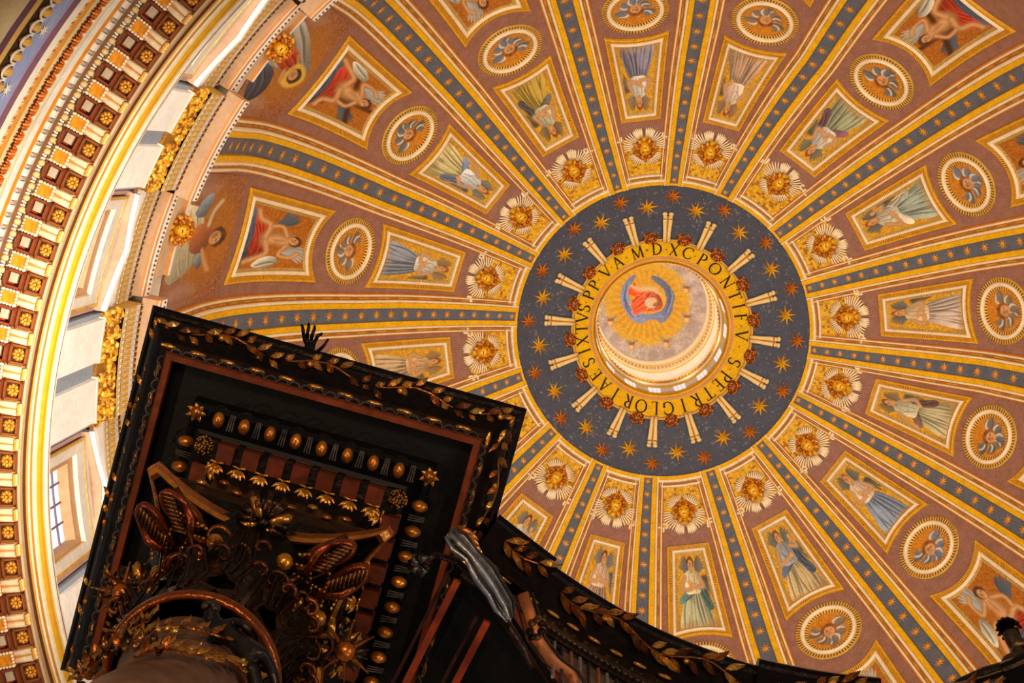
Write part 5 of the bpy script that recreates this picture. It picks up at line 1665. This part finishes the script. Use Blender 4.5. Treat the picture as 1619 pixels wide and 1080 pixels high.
# hanging garland twigs beside the left sun face
b = MB(); rr = random.Random(12)
for m in range(70):
    c = B_(-.86 + rr.uniform(-.12, .2), -.1 + rr.uniform(-.25, .42), 16.5 + rr.uniform(-.1, .2))
    a = rr.uniform(0, 6.28); d = (EX * math.cos(a) + EY * math.sin(a) - Z * .3).normalized()
    leaf(b, c, d, -Z, rr.uniform(.06, .12), .02, rr.choice((BG2, BG, BK2)), .5)
b.build('leaf_spray', M_BGOLD, cap, True)

# ---- column
col = thing('canopy_column', 'dark bronze column shaft with gilded laurel sprays under the capital', 'column', B_(0, 0, 10))
def ringp(r, z, n=48, dx=.05, dy=.02): return [B_(dx + r * math.cos(a * 2 * math.pi / n), dy + r * math.sin(a * 2 * math.pi / n), z) for a in range(n)]
b = MB(); b.rows([ringp(r, z) for r, z in ((.70, 15.52), (.75, 15.50), (.775, 15.45), (.785, 15.40), (.775, 15.35), (.745, 15.32), (.715, 15.34), (.70, 15.40))], S(164, 80, 36), closed_u=True); b.build('neck_ring', M_BGOLD, col, True)
b = MB(); SH = []
for i in range(40):
    z = 15.32 - i * .3
    wob = .07 * math.sin(i * .55)
    r = .60 + .05 * math.cos(i * .55 + .6) if z < 15.1 else .64
    SH.append(ringp(r, z, 48, .05 + wob, .02 + .07 * math.cos(i * .55)))
b.rows(SH, S(132, 92, 70), closed_u=True); b.build('shaft', M_COPPER, col, True)
b = MB(); st_ = MB(); rr = random.Random(21)
for (a0, z0, a1, z1) in ((-2.4, 14.2, -1.0, 14.9), (-1.2, 14.1, -.6, 14.8), (-2.2, 14.9, -2.9, 14.5), (-1.9, 13.6, -1.2, 14.2), (-.9, 14.9, -.3, 14.3), (-2.7, 13.9, -2.0, 14.4)):
    prev = []
    for i in range(9):
        t = i / 8; a = a0 + (a1 - a0) * t; z = z0 + (z1 - z0) * t + .08 * math.sin(t * 6)
        nrm = EX * math.cos(a) + EY * math.sin(a); p = B_(.05, .02, z) + nrm * .68
        prev.append(p)
        tang = (-EX * math.sin(a) + EY * math.cos(a))
        for e in (-1, 1):
            d = (tang * rr.uniform(.4, 1) + Z * e * rr.uniform(.4, .9) + nrm * .25).normalized()
            leaf(b, p, d, nrm, rr.uniform(.08, .17), .034, rr.choice((BG, BG2, S(206, 140, 70))), .5)
    st_.tube(prev, .012, BG2, 5)
for i in range(7):
    a = -2.3 + i * .1; p = B_(.05, .02, 14.35 + .05 * (i % 2)) + (EX * math.cos(a) + EY * math.sin(a)) * .70
    b.ball(p, X, Y, Z, .04, .03, .035, S(236, 176, 90), 7, 5)
lo_ = b.build('laurel_sprays', M_BGOLD, col, True); st_.build('stem', M_BGOLD, lo_)
# ruffled leaf fringe at the left foot of the visible shaft
b = MB()
for i in range(26):
    a = -3.5 + i * .075; nrm = EX * math.cos(a) + EY * math.sin(a)
    p = B_(.05, .02, 14.5 - .03 * i) + nrm * (.64 + .07 * (i % 2))
    d = (nrm + Z * rr.uniform(-.2, .6)).normalized()
    leaf(b, p, d, Z, .12, .035, rr.choice((BG2, S(120, 76, 40), BK2)), .8)
b.build('leaf_fringe', M_BGOLD, col, True)

def skin_body(name, J, E_, rad, mat, colr, parent=None, lvl=2):
    me = bpy.data.meshes.new(name); me.from_pydata([tuple(p) for p in J], E_, [])
    o = bpy.data.objects.new(name, me); C.objects.link(o)
    sk = o.modifiers.new('skin', 'SKIN'); sk.use_smooth_shade = True
    for i, r in enumerate(rad):
        r = (r, r) if not isinstance(r, tuple) else r
        me.skin_vertices[0].data[i].radius = r
        me.skin_vertices[0].data[i].use_root = (i == 0)
    ss = o.modifiers.new('sub', 'SUBSURF'); ss.levels = lvl; ss.render_levels = lvl
    dg = bpy.context.evaluated_depsgraph_get(); dg.update()
    ev = o.evaluated_get(dg); m2 = bpy.data.meshes.new_from_object(ev)
    V = [tuple(v.co) for v in m2.vertices]; F = [tuple(p.vertices) for p in m2.polygons]
    bpy.data.objects.remove(o)
    b = MB(); b.add(V, F, colr)
    return b.build(name, mat, parent, True)
# putto climbing between ring and shaft
pt = thing('bronze_putto', 'dark bronze putto clinging to the column top inside the neck ring', 'statue', B_(.6, -.75, 14.6))
def Q(x, y, z): return B_(x - .07, y + .12, z - .1)
J = [Q(.62, -.70, 14.75), Q(.50, -.72, 14.86), Q(.36, -.74, 14.98), Q(.27, -.76, 15.04), Q(.20, -.80, 15.10), Q(.15, -.83, 15.14),
     Q(.42, -.84, 15.0), Q(.50, -.86, 14.92), Q(.57, -.82, 14.9), Q(.26, -.64, 14.92), Q(.30, -.58, 14.8),
     Q(.74, -.72, 14.72), Q(.86, -.60, 14.70), Q(.95, -.48, 14.6), Q(.72, -.56, 14.62), Q(.82, -.46, 14.5), Q(.90, -.36, 14.42)]
E_ = [(0, 1), (1, 2), (2, 3), (3, 4), (4, 5), (2, 6), (6, 7), (7, 8), (2, 9), (9, 10), (0, 11), (11, 12), (12, 13), (0, 14), (14, 15), (15, 16)]
skin_body('body', J, E_, [.09, .095, .085, .045, .08, .06, .045, .036, .03, .045, .035, .065, .05, .03, .065, .05, .03], M_BRZ, S(52, 44, 42), pt)
b = MB()
for m in range(16):
    a = m * 2.4; b.ball(Q(.17 + .05 * math.cos(a), -.85 + .04 * math.sin(a), 15.16 + .05 * math.sin(m)), X, Y, Z, .035, .035, .035, S(70, 56, 46), 6, 4)
b.build('curly_hair', M_BRZ, pt, True)

# ---- curved entablature between the columns
APT = [(-2.66, -6.86), (-2.27, -6.12), (-1.92, -5.55), (-1.51, -4.98), (-1.03, -4.46), (-.60, -4.06), (.01, -3.62), (.60, -3.27), (1.10, -3.03), (1.6, -2.90), (2.21, -2.86), (2.9, -2.98), (3.6, -3.3)]
AP = [Vector((p[0], p[1], 0)) for p in spline(APT, closed=False, sub=5)]
AN = []
for i in range(len(AP)):
    t = (AP[min(i + 1, len(AP) - 1)] - AP[max(i - 1, 0)]).normalized(); AN.append(Vector((-t.y, t.x, 0)))     # inward, to the canopy centre
    if AN[-1].dot(Vector((1.5, 4.0, 0)) - AP[i]) < 0 and False: AN[-1] = -AN[-1]
ent = thing('curved_entablature', 'concave dark bronze canopy side with gilded laurel sweeping to the lower right', 'canopy', (AP[20].x, AP[20].y, 20))
def acrs(mb, prof, cols, i0=0, i1=None, extra=0.0, cap_=False):
    i1 = len(AP) if i1 is None else i1
    R = [[AP[i] + AN[i] * (d - extra) + Z * z for i in range(i0, i1)] for d, z in prof]
    mb.rows(R, None, colf=lambda i, j: cols[i] if isinstance(cols, list) else cols)
    if cap_:
        for e in (0, -1): mb.add([r[e] for r in R] + [R[-1][e] + AN[i0 if e == 0 else i1 - 1] * .5, R[0][e] + AN[i0 if e == 0 else i1 - 1] * .5], [tuple(range(len(R) + 2))], BK)
CY = [(.5, 21.3), (.02, 21.12), (0, 21.0), (.04, 20.95), (.08, 20.93), (.13, 20.84), (.20, 20.75), (.27, 20.68), (.31, 20.62), (.35, 20.58), (.40, 20.52), (.42, 20.46)]
b = MB(); acrs(b, CY, BK)
for (i0, i1) in ((0, 6), (25, 36), (48, 60)): acrs(b, CY, BK, i0, i1, .09, True)
b.build('cyma_moulding', M_BRZ, ent)
b = MB()
acrs(b, [(.42, 20.46), (.44, 20.36), (.47, 20.28), (.50, 20.20), (.52, 20.12), (.56, 20.10)], [BK, S(80, 60, 44), S(50, 36, 28), S(90, 60, 40), BK])
b.build('carved_band', M_BRZ, ent)
b = MB()
acrs(b, [(.56, 20.10), (.57, 19.4), (.56, 18.6), (.50, 18.5), (.50, 18.4)], [S(150, 124, 108), S(142, 116, 100), BK2, BK], 9); b.build('frieze', M_COPPER, ent)
b = MB(); s2 = MB()
segs = ((1, 6, .09), (6, 26, 0), (26, 36, .09), (36, 49, 0), (49, 60, .09))
for n_, (i0, i1, ex) in enumerate(segs):
    P_ = [AP[i] + AN[i] * (.15 - ex) + Z * 20.80 for i in range(i0, i1)]; N_ = [(-AN[i] * .62 - Z * .78).normalized() for i in range(i0, i1)]
    laurel(b, s2, P_, N_, .15, .27, 60 + n_, wr=.16)
lo_ = b.build('laurel_leaves', M_BGOLD, ent); s2.build('stem', M_BGOLD, lo_)
b3 = MB()
for i in range(1, len(AP) - 1):
    t = (AP[i + 1] - AP[i]).normalized(); nn = (-AN[i] * .5 - Z).normalized(); w_ = t.cross(nn)
    if i % 2:
        b = MB(); b.ball(AP[i] + AN[i] * .37 + Z * 20.53, t, w_, nn, .09, .025, .02, BG, 8, 5); b.build('gilded_bead', M_BGOLD, ent)
    for h in (0, .5):
        p = AP[i].lerp(AP[i + 1], h) + AN[i] * .47 + Z * 20.24
        pts = [p + t * (math.cos(a * math.pi / 5) * .035) - Z * (math.sin(a * math.pi / 5) * .09) - AN[i] * .03 for a in range(6)]
        b3.tube(pts, .009, S(130, 100, 74), 4)
        b3.tube([p + t * .055 + Z * .06 - AN[i] * .02, p + t * .055 - Z * .09 - AN[i] * .03], .009, S(110, 84, 64), 4)
b3.build('leaf_and_dart', M_BRZ, ent)
# bees on the frieze, striped pier and scrolled hem
for (i, z) in ((15, 19.45), (18, 19.3), (22, 18.95), (27, 19.3), (33, 19.4), (24, 19.4)):
    p = AP[i] + AN[i] * .53 + Z * z; t = (AP[i + 1] - AP[i]).normalized()
    b = MB()
    b.ball(p, t, -AN[i], Z, .10, .05, .06, S(170, 112, 60), 9, 6); b.ball(p + t * .12, t, -AN[i], Z, .05, .04, .045, S(150, 90, 50), 8, 5)
    for sx in (-1, 1): b.tube([p + t * .03, p - t * .10 + Z * sx * .10 - AN[i] * .03], [.02, .04], S(110, 96, 90), 6, .5)
    b.build('bronze_bee', M_BGOLD, ent, True)
b = MB()
for q in range(9):
    i = 8 + q * .8; j = int(i); p = AP[j].lerp(AP[j + 1], i - j) + AN[j] * .53
    b.tube([p + Z * 20.08, p + Z * 18.7], .022, (S(170, 150, 140), S(60, 50, 46), S(190, 110, 60))[q % 3], 6)
b.build('fluted_strip', M_COPPER, ent)
hem = [(2.72, -.50, 19.5), (2.84, -.35, 19.35), (2.98, -.14, 19.2), (3.20, .02, 19.15), (3.42, .12, 19.2), (3.6, .3, 19.1), (3.8, .5, 19.0)]
b = MB(); P_ = [B_(*h) for h in spline([(x, y) for x, y, z in hem], closed=False, sub=1)[:0]] if False else [B_(x, y, z) for x, y, z in hem]
b.tube(P_, .07, S(206, 120, 66), 8, .4); b.tube([p + EX * -.09 + EY * .04 for p in P_], .016, BK2, 5); b.tube([p + EX * .09 - EY * .04 for p in P_], .016, BK2, 5)
b.build('scrolled_hem', M_COPPER, ent, True)
# dark ceiling of the canopy with red bronze ribs
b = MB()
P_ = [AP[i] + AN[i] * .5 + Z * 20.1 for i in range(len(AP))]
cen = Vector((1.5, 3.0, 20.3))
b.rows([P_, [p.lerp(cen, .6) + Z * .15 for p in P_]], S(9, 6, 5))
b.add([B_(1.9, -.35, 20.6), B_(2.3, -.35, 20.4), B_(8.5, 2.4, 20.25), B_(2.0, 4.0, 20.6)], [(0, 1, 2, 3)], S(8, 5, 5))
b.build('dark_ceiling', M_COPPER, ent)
for (A_, B2_) in (((2.00, -.33, 20.0), (1.70, 1.2, 20.0)), ((2.44, .02, 20.0), (2.22, 1.1, 20.0)), ((2.50, -.35, 20.0), (3.5, .5, 19.9))):
    b = MB(); a_ = B_(*A_); e_ = B_(*B2_); d = (e_ - a_).normalized(); w_ = Z.cross(d)
    b.box((a_ + e_) / 2, d, w_, Z, (e_ - a_).length / 2, .04, .05, S(176, 66, 34)); b.box((a_ + e_) / 2 + w_ * .13, d, w_, Z, (e_ - a_).length / 2, .02, .04, S(70, 26, 16))
    b.build('red_bronze_rib', M_COPPER, ent)

# ---- console with draped leaf at the corner of the entablature
ar = thing('leafy_console', 'bronze scroll console draped with a silvery acanthus leaf, right of the capital', 'console', B_(2.2, -.8, 18.6))
AC = [(1.60, -.74, 18.5), (1.72, -.86, 18.62), (1.95, -.84, 18.7), (2.25, -.68, 18.66), (2.5, -.48, 18.6), (2.75, -.28, 18.5), (3.0, -.05, 18.4)]
b = MB(); P_ = [B_(*p) for p in AC]
b.tube(P_, [.03, .035, .04, .045, .05, .045, .04], S(60, 42, 30), 10, .8)
co = b.build('scroll_arm', M_BRZ, ar, True)
b = MB(); rr = random.Random(31)
c = B_(1.60, -.76, 18.45)
for m in range(9):
    a = m * .7; b.tube([c, c + (EX * math.cos(a) + EY * math.sin(a)) * .08 - Z * .03, c + (EX * math.cos(a + .5) + EY * math.sin(a + .5)) * .12], [.03, .04, .02], S(110, 104, 100) if m % 2 else BK2, 7)
b.build('scroll_bud', M_BRZ, ar, True)
b = MB()
LP = [(1.80, -1.16, 18.55), (1.92, -1.10, 18.5), (2.08, -1.02, 18.45), (2.26, -.88, 18.42), (2.42, -.74, 18.42), (2.54, -.62, 18.4), (2.64, -.50, 18.36)]
R = []
for i, p in enumerate(LP):
    q = B_(*p); t = (B_(*LP[min(i + 1, 6)]) - B_(*LP[max(i - 1, 0)])).normalized(); w_ = t.cross(Z).normalized()
    wd = (.07, .13, .09, .14, .12, .13, .05)[i]
    R.append([q + w_ * (wd * u) - Z * (.07 * math.cos(u * 7) + .05) for u in [-1 + j / 8 * 2 for j in range(9)]])
b.rows(R, None, colf=lambda i, j: S(130, 122, 122) if j % 3 else S(40, 34, 32))
for u in (-.6, 0, .6):
    b.tube([R[i][int(4 + u * 4)] - Z * .02 for i in range(7)], [.02, .035, .03, .035, .03, .025, .01], S(180, 176, 178), 6)
b.build('acanthus_leaf', M_BRZ, co, True)
b = MB()
for m in range(6):
    p = B_(1.86 + .04 * m, -1.22 + .02 * m, 18.6); leaf(b, p, (EX * .7 + EY * (.2 + .15 * m)).normalized(), -Z, .26, .045, BG if m % 2 else S(220, 120, 50), .4)
b.build('gilded_lobe', M_BGOLD, co, True)
b = MB()
for m in range(14):
    a = m * .9; p = B_(2.92 + .06 * math.cos(a), -.42 + .10 * math.sin(a), 18.5 + .02 * m % .1)
    b.ball(p, X, Y, Z, .05, .035, .06, S(150, 96, 60) if m % 2 else BK2, 7, 5)
b.build('tassel', M_BRZ, ar, True)

# ---- bronze hand of a figure standing on the cornice
hd = thing('bronze_statue', 'dark bronze raised hand of a figure above the canopy edge', 'statue', B_(-.45, -1.9, 21.2))
w0 = B_(-.42, -1.86, 21.75); k0 = B_(-.46, -2.16, 21.9)
J = [B_(-.30, -1.2, 21.5), w0, k0]
E_ = [(0, 1), (1, 2)]; rad = [(.09, .07), (.05, .04), (.075, .035)]
for (bx, tx, ty, L) in ((-.55, -.64, -2.37, 1), (-.515, -.56, -2.41, 1), (-.47, -.48, -2.40, 1), (-.43, -.37, -2.33, 1)):
    n0 = len(J)
    J += [B_(bx, -2.20, 21.92), B_((bx * .55 + tx * .45), -2.30, 21.90), B_(tx * .75 + bx * .25 + .01, -2.30 + (ty + 2.30) * .55, 21.92), B_(tx, ty, 21.96)]
    E_ += [(2, n0), (n0, n0 + 1), (n0 + 1, n0 + 2), (n0 + 2, n0 + 3)]; rad += [.026, .024, .022, .016]
n0 = len(J)
J += [B_(-.38, -2.08, 21.85), B_(-.30, -2.20, 21.84), B_(-.27, -2.30, 21.88)]
E_ += [(1, n0), (n0, n0 + 1), (n0 + 1, n0 + 2)]; rad += [.028, .022, .015]
skin_body('hand_and_forearm', J, E_, rad, M_BRZ, S(30, 24, 22), hd)

# ---- small things on the far rim
kb = thing('bronze_finial', 'small polished dark dome finial on the curved canopy rim', 'finial', B_(5.81, .0, 21.4))
b = MB(); b.ball(B_(5.83, .10, 21.35), EX, EY, Z, .19, .17, .22, S(60, 50, 50), 14, 9); b.build('dome', M_BRZ, kb, True)
b = MB(); b.rows([[B_(5.83 + r * math.cos(a * .3927), .10 + r * math.sin(a * .3927), z) for a in range(16)] for r, z in ((.16, 21.0), (.2, 21.1), (.2, 21.2), (.17, 21.25))], BK2, closed_u=True); b.build('collar', M_BRZ, kb, True)
fg = thing('bronze_angel', 'bronze angel head and wing scroll on the rim at the lower right corner', 'statue', B_(8.5, -.9, 21.4))
J = [B_(8.75, -.75, 21.2), B_(8.62, -.90, 21.45), B_(8.55, -1.0, 21.6), B_(8.50, -1.08, 21.68), B_(8.46, -1.14, 21.74), B_(8.72, -1.10, 21.5), B_(8.9, -1.0, 21.45), B_(8.44, -.86, 21.35), B_(8.40, -.78, 21.25)]
skin_body('body', J, [(0, 1), (1, 2), (2, 3), (3, 4), (2, 5), (5, 6), (1, 7), (7, 8)], [.16, .13, .06, .10, .08, .07, .05, .06, .04], M_BRZ, S(96, 74, 56), fg)
b = MB()
for m in range(12):
    a = m * .5; b.tube([B_(8.46, -1.14, 21.80), B_(8.46 + .12 * math.cos(a), -1.16 + .10 * math.sin(a), 21.78), B_(8.47 + .15 * math.cos(a + .3), -1.14 + .13 * math.sin(a + .3), 21.70)], [.03, .03, .015], BK, 6)
b.build('hair', M_BRZ, fg, True)
b = MB()
WP = [(7.80, -.28, 21.2), (8.0, -.46, 21.3), (8.25, -.62, 21.38), (8.5, -.76, 21.4), (8.75, -.80, 21.4), (9.0, -.8, 21.35)]
b.tube([B_(*p) for p in WP], [.03, .06, .08, .09, .08, .06], S(60, 44, 34), 9)
for m in range(10):
    t = m / 9; x = 8.0 + t * .8; y = -.40 - .34 * t
    b.tube([B_(x, y, 21.3), B_(x - .02, y + .2, 21.25), B_(x - .1, y + .42, 21.15)], [.03, .035, .015], (S(90, 60, 44), S(130, 96, 60), BK2)[m % 3], 6, .6)
b.build('wing_scroll', M_BRZ, fg, True)
